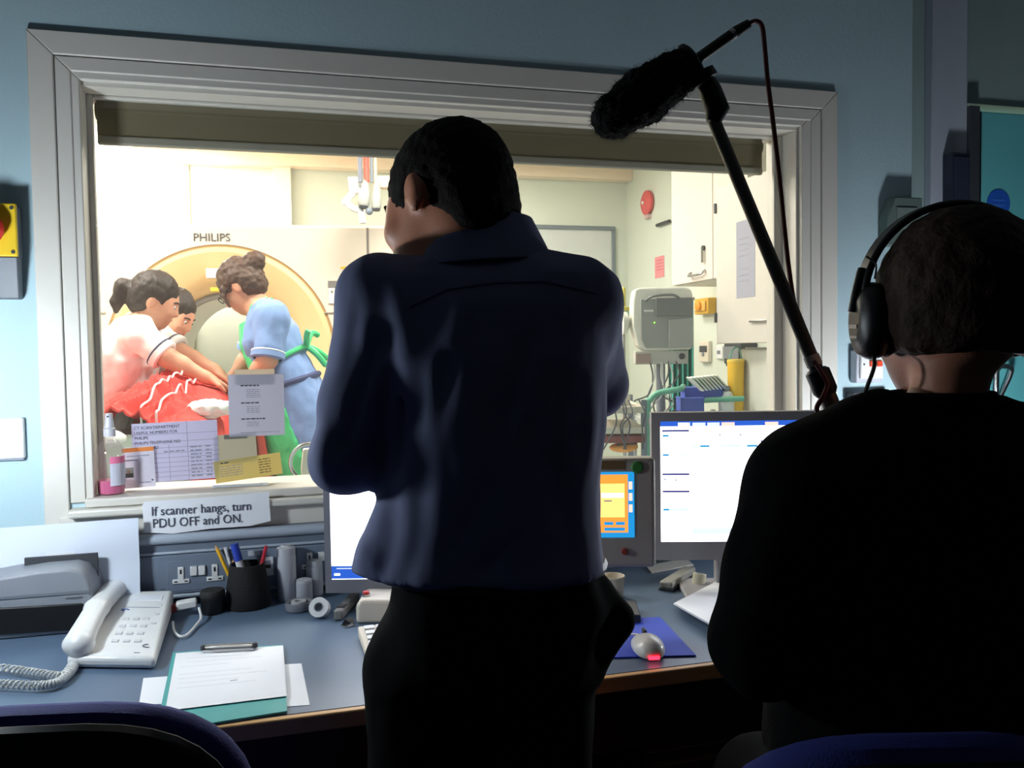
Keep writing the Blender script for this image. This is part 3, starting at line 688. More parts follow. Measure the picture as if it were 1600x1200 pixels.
MB().lathe(c,[(.0505,0),(.052,.003),(.046,.05),(.0385,CUPZ),(.0345,CUPZ),(.042,.05),(.046,.006),(.001,.006)],n=36,cap=False).build('cup',mat('black_mesh',(9,9,10),.7,bump=.4,bscale=500),pc,smooth=True)
cup=c
def stick(name,label,px0,py0,px1,py1,dep_off,r,mats,cat='pen'):
    """from inside the cup up to a tip"""
    b=at(px1,py1,(c-CAM_P).dot(_w)+dep_off); a=at(px0,py0,(c-CAM_P).dot(_w)+dep_off*.3)
    d=(b-a).normalized(); a2=Vector((cup.x,cup.y,0))+(Vector((a.x-cup.x,a.y-cup.y,0))*.55)+Vector((0,0,.715))
    t=thing(name,label,cat,a2)
    L=(b-a2).length; d=(b-a2).normalized()
    for nm,m_,t0,t1,r0,r1 in mats: MB().tube([a2+d*L*t0,a2+d*L*t1],[r*r0,r*r1],10).build(nm,m_,t,smooth=True)
    return t
stick('pencil','yellow wooden pencil leaning left in the black pen cup',362,895,336,851,.015,.0042,[('shaft',mat('pencil_yellow',(232,176,36),.4),0,.92,1,1),('tip',mat('pencil_wood',(196,150,110),.6),.92,.985,1,.3),('lead',INK,.985,1,.3,.05)],'pencil')
stick('marker_pen','blue and white marker pen standing in the black pen cup',390,893,366,850,-.005,.0098,[('barrel',WHITE_PL,0,.70,.9,.9),('cap',mat('marker_blue',(44,70,176),.35),.70,1,1.0,.95)])
stick('red_pen','red pen leaning right in the black pen cup',402,892,416,853,.0,.0045,[('barrel',mat('pen_wood',(196,140,110),.5),0,.66,1,1),('cap',mat('pen_red',(190,40,60),.4),.66,1,1.05,.9)])
stick('short_pencil','short brown pencil stub inside the black pen cup',368,892,364,872,.02,.004,[('shaft',mat('pencil_wood',(0,0,0)),0,.94,1,1),('tip',INK,.94,1,1,.3)],'pencil')
stick('white_pen','white pen behind the blue marker in the pen cup',360,893,352,855,.03,.0045,[('barrel',WHITE_PL,0,.8,1,1),('cap',mat('pale_grey_plastic',(0,0,0)),.8,1,1.05,1)])
# grey tubes
TUBE=mat('matt_grey_tube',(168,171,180),.5,var=.03)
def gtube(px,pyb,pyt,r,label,off=0):
    c=on_level(px,pyb,.70); dep=(c-CAM_P).dot(_w); h=(at(px,pyt,dep)-c).z
    t=thing('grey_canister',label,'canister',c,group=None)
    MB().lathe(c,[(r*.96,0),(r,.002),(r,h*.80),(r*.93,h*.82)],n=24).build('body',TUBE,t,smooth=True)
    MB().lathe(c+Vector((0,0,h*.821)),[(r*.95,0),(r*.95,h*.13),(r*.55,h*.155),(r*.5,h*.178)],n=24).build('cap',mat('grey_cap',(182,184,190),.45),t,smooth=True)
gtube(449,937,850,.022,'tallest matt grey canister at the left of the grey group')
gtube(468,920,845,.020,'matt grey canister with spout at the back of the grey group')
gtube(476,938,903,.019,'short grey canister in front of the grey group')
gtube(492,928,872,.020,'matt grey canister next to the left monitor')
c=on_level(467,953,.70); td=thing('tape_dish','round grey dish of clear tape below the grey canisters','tape',c)
MB().lathe(c,[(.024,0),(.028,.003),(.030,.016),(.0285,.020),(.022,.018),(.018,.010),(.001,.010)],n=32,cap=False).build('dish',mat('smoky_plastic',(120,122,130),.3),td,smooth=True)
MB().lathe(c+Vector((0,0,.011)),[(.009,0),(.017,0),(.017,.010),(.009,.010),(.009,0)],n=28,cap=False).build('tape_ring',mat('clear_tape',(184,186,188),.3),td,smooth=True)
def tape_roll(px,py,r,ri,wd_,label,ax,m,core):
    c=on_level(px,py,.70); t=thing('tape_roll',label,'tape',c); c=c+Vector((0,0,r))
    A_=Vector(ax).normalized()
    MB().lathe(c,[(ri,-wd_/2),(r,-wd_/2),(r,wd_/2),(ri,wd_/2),(ri,-wd_/2)],n=32,axis=A_,cap=False).build('tape',m,t,smooth=True)
    MB().lathe(c,[(ri*.82,-wd_/2-.001),(ri*.999,-wd_/2-.001),(ri*.999,wd_/2+.001),(ri*.82,wd_/2+.001),(ri*.82,-wd_/2-.001)],n=32,axis=A_,cap=False).build('core',core,t,smooth=True)
tape_roll(500,965,.0215,.0105,.02,'white surgical tape roll left of the red-button console',(-.35,-1,.55),WHITE_PL,mat('tape_core',(150,152,158),.6))
a=on_level(528,962,.712); b=on_level(556,930,.712)
st=thing('tape_cutter','grey tape cutter lying under the left monitor','tape cutter',Vector((a.x,a.y,.70)))
dr_=(b-a).normalized(); MB().obox((a+b)/2,dr_,dr_.cross(Vector((0,0,1))),(0,0,1),(b-a).length/2,.010,.011).build('body',mat('warm_grey',(128,126,124),.5),st,bevel=.004)
MB().obox(a.lerp(b,.2)+Vector((0,0,.0125)),dr_,dr_.cross(Vector((0,0,1))),(0,0,1),.010,.009,.0012).build('blade_cover',DARKGREY,st)
c=on_level(544,978,.70); mc=thing('bulldog_clip','small metal clip lying by the red-button console','clip',c)
MB().box((c.x-.012,c.y-.012,.7005),(c.x+.012,c.y+.012,.7025),rot=Matrix.Rotation(.4,3,'Z')).build('plate',METAL,mc)
MB().prism([(c.x-.013,c.y+.006,.7026),(c.x-.006,c.y+.004,.714),(c.x+.006,c.y+.006,.7026)],(.012,.012,0)).build('jaw',mat('dark_steel',(110,112,112),.3,1.0),mc)
# console with red button
c=on_level(590,985,.70); cs_=thing('intercom_console','white intercom console with red button beside the standing man','intercom',c)
o=SDF()
b0=on_level(556,975,.70); b1=on_level(640,968,.70); ctr=(b0+b1)/2
Yc=_w.copy(); Yc.z=0; Yc.normalize(); Xc=_r0
ctr=b0+Xc*.075+Yc*.05
MB().prism([b0,b0+Xc*.15,b0+Xc*.15+Vector((0,0,.048)),b0+Xc*.012+Vector((0,0,.052)),b0+Vector((0,0,.040))],Yc*.10).build('housing',CREAM_PL,cs_,bevel=.008,seg=3)
a=b0+Xc*.018+Yc*.03+Vector((0,0,.052)); MB().lathe(a,[(.009,0),(.009,.004)],n=20).build('button_ring',METAL,cs_,smooth=True)
MB().lathe(a+Vector((0,0,.0041)),[(.007,0),(.007,.005),(.005,.0065)],n=20).build('red_button',mat('button_red',(0,0,0)),cs_,smooth=True)
# keyboard in front of it
b0=on_level(560,990,.70); kb=thing('keyboard','white keyboard edge showing left of the standing man','keyboard',b0+Xc*.2)
KY=(on_level(574,1030,.70)-on_level(558,985,.70)).normalized()*-1; KX=Vector((KY.y,-KY.x,0))
P0=on_level(572,1032,.70)
v=[P0,P0+KX*.42,P0+KX*.42+KY*.13,P0+KY*.13]
MB().add([p+Vector((0,0,.001)) for p in v]+[v[0]+Vector((0,0,.012)),v[1]+Vector((0,0,.012)),v[2]+Vector((0,0,.024)),v[3]+Vector((0,0,.024))],[(0,3,2,1),(4,5,6,7),(0,1,5,4),(1,2,6,5),(2,3,7,6),(3,0,4,7)]).build('case',CREAM_PL,kb,bevel=.003)
mbk=bpy.data.meshes.new('key')
for i in range(5):
    for j in range(16):
        p=P0+KX*(.02+.0245*j)+KY*(.016+.0235*i)+Vector((0,0,.0145+.0022*i))
        MB().obox(p,KX,KY,(0,0,1),.0095,.0095,.004).build('key',WHITE_PL,kb)

# ---- clipboard and loose papers
def flat(name,label,pix,z,h,m,cat='paper'):
    pp=[on_level(x,y,z) for x,y in pix]; c=sum(pp,Vector())/len(pp)
    t=thing(name,label,cat,c); o=MB().prism(pp,(0,0,h)).build('sheet' if cat=='paper' else 'board',m,t); return t,pp
flat('loose_sheet','white sheet poking out left of the teal clipboard',[(224,1060),(330,1052),(345,1096),(217,1102)],.7002,.0006,PAPER)
flat('loose_sheet','white sheet poking out right of the teal clipboard',[(400,1041),(471,1037),(484,1102),(400,1108)],.7002,.0006,PAPER)
tealm=mat('clipboard_teal',(60,160,160),.45)
cb=thing('clipboard','teal clipboard with white form lying on the desk','clipboard',on_level(350,1070,.70))
pp=[on_level(x,y,.7012) for x,y in ((270,1022),(442,1010),(449,1114),(330,1133),(243,1146))]
MB().prism(pp,(0,0,.0035)).build('board',tealm,cb,bevel=.0006)
for k,(dx,dz) in enumerate(((0,0),(1.5,.0007),(0,.0014))):
    pq=[on_level(x+dx,y,.705+dz) for x,y in ((275,1021),(441,1009),(447,1088),(258,1111))]
    MB().prism(pq,(0,0,.0005)).build('form',PAPER,cb)
A,B,C_,Dd=[on_level(x,y,.70695) for x,y in ((275,1021),(441,1009),(447,1088),(258,1111))]
def fp(u,v_): return A.lerp(B,u).lerp(Dd.lerp(C_,u),v_)
rnd=random.Random(4)
for k,(u0,u1,v_,m_) in enumerate([(.12,.8,.2,INKL),(.06,.5,.28,INKL),(.06,.7,.42,INKL),(.06,.85,.5,INKL),(.06,.6,.58,INKL),(.06,.75,.66,INKL),(.1,.5,.12,INKL)]):
    a=fp(u0,v_); b=fp(u1,v_); MB().obox((a+b)/2,(b-a),(b-a).cross(Vector((0,0,1))),(0,0,1),(b-a).length/2,.0004,.00006).build('form_line',mat('pale_ink',(196,198,206),.8),cb)
a=fp(.55,.62); MB().obox(a,(1,.1,0),(-.1,1,0),(0,0,1),.006,.0008,.0002).build('signature',INK,cb)
a=on_level(318,1016,.709); b=on_level(398,1012,.709); dv=(b-a).normalized(); pv=Vector((-dv.y,dv.x,0))
clp=MB().obox((a+b)/2,dv,pv,(0,0,1),(b-a).length/2,.010,.002).build('clip_plate',mat('clip_chrome',(214,214,214),.4,.45),cb,bevel=.001)
MB().tube([a+Vector((0,0,.006)),b+Vector((0,0,.006))],.0042,10).build('clip_spring',METAL,cb,smooth=True)
MB().tube(smoothpts([a+pv*.004+Vector((0,0,.004)),a.lerp(b,.15)-pv*.014+Vector((0,0,.010)),a.lerp(b,.5)-pv*.018+Vector((0,0,.012)),a.lerp(b,.85)-pv*.014+Vector((0,0,.010)),b+pv*.004+Vector((0,0,.004))],6),.0018,8).build('clip_lever',mat('clip_chrome',(0,0,0)),cb,smooth=True)
for e in (a,b): MB().lathe(e+Vector((0,0,.001)),[(.006,0),(.006,.006),(.004,.009)],n=14).build('clip_end',DARKGREY,cb,smooth=True)

# ---- monitors
SCRW=emit_mat('screen_white',(244,248,255),2.2)
def screen_mats(): pass
S_BLUE=emit_mat('screen_blue',(40,84,180),.9); S_NAVY=emit_mat('screen_navy',(60,62,120),.8); S_TEAL=emit_mat('screen_teal',(150,224,226),1.0)
S_LILAC=emit_mat('screen_lilac',(190,200,236),1.0); S_RED=emit_mat('screen_salmon',(250,190,176),1.0); S_ORANGE=emit_mat('screen_orange',(250,130,50),1.1); S_YEL=emit_mat('screen_amber',(255,190,110),1.1); S_CYAN=emit_mat('screen_cyan',(30,130,190),.9); S_GREY=emit_mat('screen_grey',(120,120,130),.7)
def monitor(name,label,loc,rotz,w,h,zb,bez,chin,bm,tilt=0):
    """local frame: x right, y away from viewer, z up; origin on desk under the screen centre"""
    t=thing(name,label,'monitor',loc,rotz)
    W=w/2+bez; z0=zb; z1=zb+chin+h+bez
    bz=MB().box((-W,0,z0),(W,.03,z0+chin)).box((-W,0,z1-bez),(W,.03,z1)).box((-W,0,z0+chin),(-w/2,.03,z1-bez)).box((w/2,0,z0+chin),(W,.03,z1-bez))
    bz.build('bezel',bm,t,local=True)
    MB().box((-W*.96,.03,z0+.02),(W*.96,.055,z1-.02)).box((-W*.55,.055,z0+.06),(W*.55,.085,z1-.08)).build('back_housing',bm,t,local=True)
    s=MB().box((-w/2,.004,z0+chin),(w/2,.010,z1-bez)).build('screen',SCRW,t,local=True)
    MB().box((-.04,.05,.012),(.04,.085,z0+.12)).build('neck',bm,t,local=True,bevel=.004)
    MB().box((-.12,-.03,0.001),(.12,.15,.012)).build('foot',bm,t,local=True,bevel=.004)
    def el(u0,u1,v0,v1,m_,nm='screen_element',lift=.0004):   # fractions from the top left
        MB().box((-w/2+w*u0,.0035-lift,z1-bez-h*v1),(-w/2+w*u1,.0039,z1-bez-h*v0)).build(nm,m_,s_par,local=True)
    s_par=t
    return t,el
RZ=-YAW-.02
# left monitor
dep=1.86; a=at(518,906,dep); w_=.376; h_=.301
ctr=Vector((a.x,a.y,0))+Vector((math.cos(RZ),math.sin(RZ),0))*(w_/2)
t,el=monitor('flat_monitor','grey flat monitor with white screen mostly hidden behind the standing man',(ctr.x,ctr.y,.70),RZ,w_,h_,a.z-.70-.030,.014,.030,mat('monitor_grey',(116,118,128),.5))
el(.0,.42,.90,.995,S_BLUE,'blue_task_panel'); el(.015,.05,.955,.97,SCRW,'panel_text',.0008); el(.03,.12,.915,.922,S_LILAC,'panel_text',.0008)
# right monitor
dep=1.90; a=at(1033,847,dep); w_=.350; h_=.276
ctr=Vector((a.x,a.y,0))+Vector((math.cos(RZ-.02),math.sin(RZ-.02),0))*(w_/2)
t,el=monitor('flat_monitor','dark grey flat monitor showing a patient list in front of the headphones wearer',(ctr.x,ctr.y,.70),RZ-.02,w_,h_,a.z-.70-.042,.020,.042,mat('monitor_dark',(150,148,152),.5))
W_,H_=240,189
def e2(x0,x1,y0,y1,m_,nm='screen_element',l=.0004): el(x0/W_,x1/W_,y0/H_,y1/H_,m_,nm,l)
e2(0,240,0,8,S_BLUE,'title_bar')
for x0,x1,m_ in ((28,46,SCRW),(50,70,S_LILAC),(73,92,S_LILAC),(95,115,S_RED),(162,182,S_RED)): e2(x0,x1,2.5,8.2,m_,'tab',.0009)
for y0 in (13.5,81.5,108.5): e2(3,45,y0,y0+3,S_NAVY,'section_bar')
for y0 in (22,52,138): e2(4,43,y0,y0+1.6,S_TEAL,'teal_rule')
for y0 in (22,52,138): e2(4,13,y0-1,y0+2,S_CYAN,'field_name',.0008)
e2(50,124,38.5,40.2,S_TEAL,'teal_rule'); e2(62,76,38,41,S_CYAN,'field_name',.0008); e2(134,150,38,41,S_CYAN,'field_name',.0008)
e2(50,110,156,157.5,S_TEAL,'teal_rule'); e2(50,180,168,177,S_LILAC,'selected_row')
for x,y in ((91,21),(123,21),(155,31),(6,90),(23,91)): e2(x,x+2.5,y,y+2,S_NAVY,'icon')
e2(47,48,12,185,S_LILAC,'column_rule')
# injector panel
dep=1.72; a=at(992,838,dep); c0=at(965,800,dep)
t=thing('injector_console','grey touch console with orange screen between the man and the right monitor','console',(c0.x,c0.y,.70),RZ-.03)
zb=at(965,888,dep).z-.70; zt=at(965,716,dep).z-.70; pxm=dep/1300
XR=(1024-965)*pxm; XL=-(965-860)*pxm
IG=mat('console_grey',(176,170,158),.55,var=.03)
MB().box((XL,0,max(zb,.002)),(XR,.05,zt)).build('housing',IG,t,local=True,bevel=.008,seg=3)
MB().box((XL+.03,.02,.001),(XR-.03,.12,.02)).build('stand',DARKGREY,t,local=True,bevel=.003)
def fx(px): return (px-965)*pxm
def fz(py): return at(965,py,dep).z-.70
MB().box((fx(872),-.0016,fz(840)),(fx(991),.002,fz(737))).build('screen',S_CYAN,t,local=True)
MB().box((fx(878),-.0024,fz(832)),(fx(981),-.0016,fz(741))).build('screen_panel',S_ORANGE,t,local=True)
MB().box((fx(882),-.0030,fz(808)),(fx(976),-.0024,fz(755))).build('screen_amber_area',S_YEL,t,local=True)
MB().box((fx(940),-.0036,fz(777)),(fx(974),-.0030,fz(770))).build('screen_field',SCRW,t,local=True)
for x0,x1,y0,y1 in ((944,958,815,820),(962,976,815,820),(944,976,824,829),(890,930,815,829)): MB().box((fx(x0),-.0036,fz(y1)),(fx(x1),-.0030,fz(y0))).build('screen_button',S_CYAN,t,local=True)
for y0 in (752,770,788): MB().box((fx(982.5),-.0030,fz(y0+12)),(fx(988),-.0024,fz(y0))).build('screen_tab',S_RED,t,local=True)
MB().box((fx(944),-.0036,fz(783)),(fx(956),-.0030,fz(781))).build('screen_text',S_GREY,t,local=True)
MB().lathe((fx(996),0,fz(730)),[(.013,0),(.013,.003),(.010,.005)],n=20,axis=(0,-1,0)).build('green_sticker',mat('sticker_green',(60,130,60),.5),t,local=True)
MB().box((fx(934),-.001,fz(733)),(fx(977),.001,fz(719))).build('brown_label',mat('label_brown',(120,96,60),.6),t,local=True)
MB().lathe((fx(975),0,fz(862)),[(.007,0),(.007,.004),(.005,.007)],n=18,axis=(0,-1,0)).build('red_knob',mat('knob_red',(150,60,40),.5),t,local=True)

# ---- right hand desk things
flat('desk_card','pale card lying in front of the right monitor',[(1010,887),(1070,874),(1084,884),(1018,896)],.7005,.004,mat('dim_card',(190,188,182),.8))
a=on_level(1040,917,.711); b=on_level(1078,892,.711); st=thing('stapler','grey stapler beside the tape roll under the right monitor','stapler',Vector((a.x,a.y,.70)))
dr_=(b-a).normalized(); sd_=dr_.cross(Vector((0,0,1)))
MB().obox((a+b)/2-Vector((0,0,.007)),dr_,sd_,(0,0,1),(b-a).length/2,.018,.003).build('base',DARKGREY,st,bevel=.001)
MB().obox((a+b)/2+Vector((0,0,.004)),dr_,sd_,(0,0,1),(b-a).length/2,.016,.008).build('top_arm',mat('stapler_grey',(150,148,140),.5),st,bevel=.004)
tape_roll(1092,918,.016,.009,.036,'pale tape roll lying before the right monitor',(.2,.1,1),mat('cream_tape',(196,190,168),.6),mat('tape_core',(0,0,0)))
c=on_level(958,932,.70); mg=thing('cream_cup','cream plastic cup half hidden by the standing man','cup',c)
MB().lathe(c,[(.022,0),(.024,.002),(.027,.05),(.025,.05),(.021,.004),(.001,.004)],n=28,cap=False).build('cup',CREAM_PL,mg,smooth=True)
MB().lathe(c+Vector((0,0,.044)),[(.0275,0),(.0285,.003),(.0275,.0062)],n=28,cap=False).build('rim',CREAM_PL,mg,smooth=True)
# ring folder of papers
ps=thing('paper_stack','stack of white papers at the right front of the desk','papers',on_level(1110,960,.70))
for k in range(9):
    j=(k*37%7-3)*1.2
    pix=[(1056+j,944+k*.1),(1140+j*.5,900),(1260,950),(1170+j,1010)]
    pp=[on_level(x,y,.7008+.0030*k) for x,y in pix]; MB().prism(pp,(0,0,.0026)).build('sheet_bundle',PAPER if k%3 else mat('grey_sheet',(170,172,180),.85),ps)
# mouse on blue mat
mp=thing('mouse_mat','blue mouse mat near the desk edge','mouse mat',on_level(1010,1000,.70))
pp=[on_level(x,y,.7005) for x,y in ((925,1030),(940,968),(1032,966),(1088,1026))]
MB().prism(pp,(0,0,.003)).build('mat',mat('mat_blue',(38,70,190),.7),mp,bevel=.001)
ms=thing('computer_mouse','white optical mouse glowing red on the blue mat','mouse',on_level(1012,1002,.7036))
o=SDF(); c=on_level(1012,1008,.716)
dm=(on_level(992,972,.7)-on_level(1022,1016,.7)).normalized(); dmx=Vector((dm.y,-dm.x,0))
o.loft(c-Vector((0,0,.0118)),dmx,dm,(0,0,1),[(0,0,0,.028,.047),(.010,0,0,.030,.050),(.020,0,-.004,.027,.042),(.029,0,-.008,.018,.028),(.034,0,-.01,.006,.012)],k=.004)
organic('shell',o,mat('mouse_white',(206,204,198),.3),ms,res=.0028,relax=3)
MB().obox(c+dm*.028+Vector((0,0,.016)),dmx,dm,(0,0,1),.0035,.009,.006).build('wheel',DARKGREY,ms,bevel=.002)
rear=c-dm*.0505-Vector((0,0,.006))
MB().obox(rear,dmx,dm,(0,0,1),.010,.0016,.0028).build('red_glow_window',emit_mat('red_led',(255,30,50),4),ms)
MB().obox(c+dm*.02-dmx*.0-Vector((0,0,.0118)),dmx,dm,(0,0,1),.02,.03,.0004).build('glide_pad',DARKGREY,ms)
pts=smoothpts([c+dm*.046+Vector((0,0,-.004)),c+dm*.075+Vector((0,0,-.006)),c+dm*.12-dmx*.05+Vector((0,0,-.013)),c+dm*.22-dmx*.08+Vector((0,0,-.0135))],6)
MB().tube(pts,.002,8).build('mouse_lead',CREAM_PL,ms,smooth=True)

# ---- office chairs
NAVY=mat('navy_upholstery',(26,38,118),.85,bump=.2,bscale=400); SHELL=mat('black_shell',(14,14,16),.35)
def office_chair(name,label,ctr,rotz,hw,hh,zc,tilt=.12,seatz=.47):
    t=thing(name,label,'chair',(ctr.x,ctr.y,0),rotz)
    def slab(sc,y0,th,e=2.8):
        n=40; mb=MB(); rings=[(0,.93),(th*.2,.985),(th*.5,1.0),(th*.8,.985),(th,.93)]; vv=[]
        for yy,s in rings:
            for k in range(n):
                a=2*math.pi*k/n; cx=abs(math.cos(a))**(2/e)*math.copysign(1,math.cos(a)); cz=abs(math.sin(a))**(2/e)*math.copysign(1,math.sin(a))
                x=cx*hw*sc*s; z=cz*hh*sc*s; yb=y0+yy+.10*(x/hw)**2*.6-tilt*(z)
                vv.append((x,yb,zc+z))
        m_=len(rings); ff=[(i*n+k,i*n+(k+1)%n,(i+1)*n+(k+1)%n,(i+1)*n+k) for i in range(m_-1) for k in range(n)]
        vv+= [(0,y0,zc),(0,y0+th,zc)]; L=m_*n
        ff+=[(L,(k+1)%n,k) for k in range(n)]+[(L+1,(m_-1)*n+k,(m_-1)*n+(k+1)%n) for k in range(n)]
        return mb.add(vv,ff)
    slab(.985,-.022,.03).build('back_shell',SHELL,t,local=True,smooth=True)
    slab(1.0,.012,.05).build('back_cushion',NAVY,t,local=True,smooth=True)
    MB().box((-.035,-.03,seatz-.06),(.035,-.012,zc)).build('back_bar',SHELL,t,local=True,bevel=.006)
    MB().box((-.035,-.03,seatz-.075),(.035,.3,seatz-.055)).build('seat_bar',SHELL,t,local=True,bevel=.006)
    MB().box((-.225,.06,seatz-.05),(.225,.50,seatz+.02)).build('seat',NAVY,t,local=True,bevel=.035,seg=4)
    MB().lathe((0,.28,.09),[(.025,0),(.025,.2),(.014,.2),(.014,seatz-.165)],n=16).build('gas_column',SHELL,t,local=True,smooth=True)
    for k in range(5):
        a=2*math.pi*k/5+.3; e=Vector((.27*math.cos(a),.28+.27*math.sin(a),.07))
        lg=MB().tube([(0,.28,.10),e],[.026,.016],10).build('base_leg',SHELL,t,local=True,smooth=True)
        MB().lathe(e+Vector((0,0,-.042)),[(.012,-.024),(.026,-.016),(.026,.016),(.012,.024)],n=16,axis=(math.cos(a+1.57),math.sin(a+1.57),0)).build('castor',BLACK_PL,t,local=True,smooth=True)
    return t
a=at(70,1108,.93)
office_chair('office_chair','black and navy office chair back in the left foreground',Vector((a.x,a.y,0)),-.20,.215,.235,a.z-.235)

# ================================================================== SCAN ROOM
SX0,SX1,SY1 = -2.3, 2.60, 6.05
tag(MB().box((SX0,YB,SCAN_FLOOR-.1),(SX1,SY1,SCAN_FLOOR)).build('floor_scan', mat('pale_vinyl',(176,180,176),.4,var=.05)), kind='structure')
tag(MB().box((SX0,YB,SCAN_CEIL),(SX1,SY1,SCAN_CEIL+.06)).build('ceiling_scan', mat('scan_ceiling_paint',(236,222,204),.9)), kind='structure')
tag(MB().box((SX0,SY1,0),(SX1+.1,SY1+.1,2.9)).build('wall_scan_back', SCANWALL), kind='structure')
tag(MB().box((SX0-.1,YB,0),(SX0,SY1+.1,2.9)).build('wall_scan_left', SCANWALL), kind='structure')
tag(MB().box((SX1,YB,0),(SX1+.1,SY1,2.9)).build('wall_scan_right', SCANWALL), kind='structure')
# bulkhead edge, pilaster and panel strip on the far wall
a=on_wall(427,290,SY1-.05); b=on_wall(455,290,SY1-.05)
tag(MB().box((a.x,SY1-.06,SCAN_FLOOR),(b.x,SY1,SCAN_CEIL)).build('trim_3', mat('pilaster_paint',(216,214,200),.8), bevel=.004), kind='structure')
a=on_wall(293,300,SY1-.02)
tag(MB().box((a.x-.012,SY1-.025,SCAN_FLOOR),(a.x+.012,SY1,SCAN_CEIL)).build('trim_4', mat('panel_strip',(190,188,172),.8)), kind='structure')
tag(MB().box((SX0,SY1-.12,2.56),(SX1,SY1,SCAN_CEIL)).build('trim_5', mat('bulkhead_paint',(230,212,190),.8), bevel=.004), kind='structure')
# ceiling panels
for i,(x,y,e) in enumerate(PANELS):
    t=thing('ceiling_light',['square ceiling light panel above the left of the scan room','square ceiling light panel nearest the viewing window, right of the first','square ceiling light panel over the back of the scanner','square ceiling light panel in front of the whiteboard'][i],'ceiling light',(x,y,SCAN_CEIL-.02),group='scan room ceiling lights')
    fr=MB()
    for a,b in (((-.33,-.33),(.33,-.30)),((-.33,.30),(.33,.33)),((-.33,-.30),(-.30,.30)),((.30,-.30),(.33,.30))): fr.box((x+a[0],y+a[1],SCAN_CEIL-.03),(x+b[0],y+b[1],SCAN_CEIL-.0005))
    fr.build('frame',WHITE_PL,t); MB().box((x-.30,y-.30,SCAN_CEIL-.02),(x+.30,y+.30,SCAN_CEIL-.008)).build('diffuser',emit_mat('panel_glow%d'%i,(255,244,225),3.0),t)
# hanging drum lamp, top left
c=at(165,276,4.3); t=thing('drum_lamp','bright white drum-shaped ceiling lamp at the top left behind the glass','lamp',c)
MB().lathe((c.x,c.y,c.z),[(.05,0),(.105,.012),(.130,.045),(.132,.20)],n=32).build('diffuser',emit_mat('drum_glow',(255,250,238),2.4),t,smooth=True)
MB().lathe((c.x,c.y,c.z+.201),[(.135,0),(.135,.03),(.05,.05),(.035,SCAN_CEIL-c.z-.202)],n=24).build('housing',WHITE_PL,t,smooth=True)
# housing of the added control room fill lamp
t=thing('ceiling_light','added dim square fill light on the control room ceiling','ceiling light',(2.2,.6,CTRL_CEIL-.02))
fr=MB()
for a,b in (((-.30,-.30),(.30,-.27)),((-.30,.27),(.30,.30)),((-.30,-.27),(-.27,.27)),((.27,-.27),(.30,.27))): fr.box((2.2+a[0],.6+a[1],CTRL_CEIL-.03),(2.2+b[0],.6+b[1],CTRL_CEIL-.0005))
fr.build('frame',WHITE_PL,t); MB().box((2.2-.27,.6-.27,CTRL_CEIL-.02),(2.2+.27,.6+.27,CTRL_CEIL-.008)).build('diffuser',emit_mat('dim_panel',(230,240,255),.15),t)

# ---- whiteboard, far wall
a=on_wall(800,350,SY1-.02); b=on_wall(961,350,SY1-.02)
t=thing('whiteboard','grey-framed whiteboard on the far wall behind the standing man','whiteboard',((a.x+b.x)/2,SY1-.02,.95))
MB().box((a.x,SY1-.015,.95),(b.x,SY1-.001,a.z)).build('board',mat('board_grey_white',(196,200,198),.4),t)
fm=mat('board_frame',(110,122,128),.4)
for p0,p1 in (((a.x,.95),(b.x,.98)),((a.x,a.z-.03),(b.x,a.z)),((a.x,.98),(a.x+.03,a.z-.03)),((b.x-.03,.98),(b.x,a.z-.03))): MB().box((p0[0],SY1-.03,p0[1]),(p1[0],SY1-.0151,p1[1])).build('frame_bar',fm,t,bevel=.003)

# ---- right wall things
def on_side(px,py,x): d=ray(px,py); return CAM_P+d*(x/d.x)
a=on_side(1013,317,SX1-.01)
t=thing('fire_bell','round red disc on the scan room side wall','alarm bell',(SX1,a.y,a.z-.09))
MB().lathe((SX1-.001,a.y,a.z),[(.075,0),(.088,.01),(.088,.03),(.06,.045),(.02,.05)],n=32,axis=(-1,0,0)).build('gong',mat('bell_red',(206,84,84),.5),t,smooth=True)
MB().lathe((SX1-.052,a.y,a.z),[(.012,0),(.012,.008)],n=14,axis=(-1,0,0)).build('centre_cap',WHITE_PL,t)
MB().box((SX1-.03,a.y-.03,a.z-.115),(SX1-.001,a.y+.03,a.z-.085)).build('base_box',mat('pink_grey',(196,170,166),.6),t)
a=on_side(1029,415,SX1-.01)
t=thing('pink_notice','pink paper notice on the scan room side wall','notice',(SX1-.004,a.y,a.z-.07))
MB().box((SX1-.004,a.y-.075,a.z-.085),(SX1-.002,a.y+.075,a.z+.065)).build('sheet',mat('pink_paper',(224,140,146),.8),t)
for k in range(4): MB().box((SX1-.0048,a.y-.055,a.z+.035-.022*k),(SX1-.0041,a.y+.05,a.z+.041-.022*k)).build('print_line',mat('pink_print',(190,110,118),.8),t)
a=on_side(1038,349,SX1-.01)
t=thing('wall_hook_bar','short dark rail on the side wall left of the white cabinet','rail',(SX1-.02,a.y,a.z))
MB().tube([(SX1-.02,a.y+.10,a.z),(SX1-.02,a.y-.10,a.z)],.012,10).build('bar',DARKGREY,t,smooth=True)
for s in (-.08,.08): MB().tube([(SX1-.02,a.y+s,a.z),(SX1-.0005,a.y+s,a.z)],.006,8).build('bracket',DARKGREY,t)
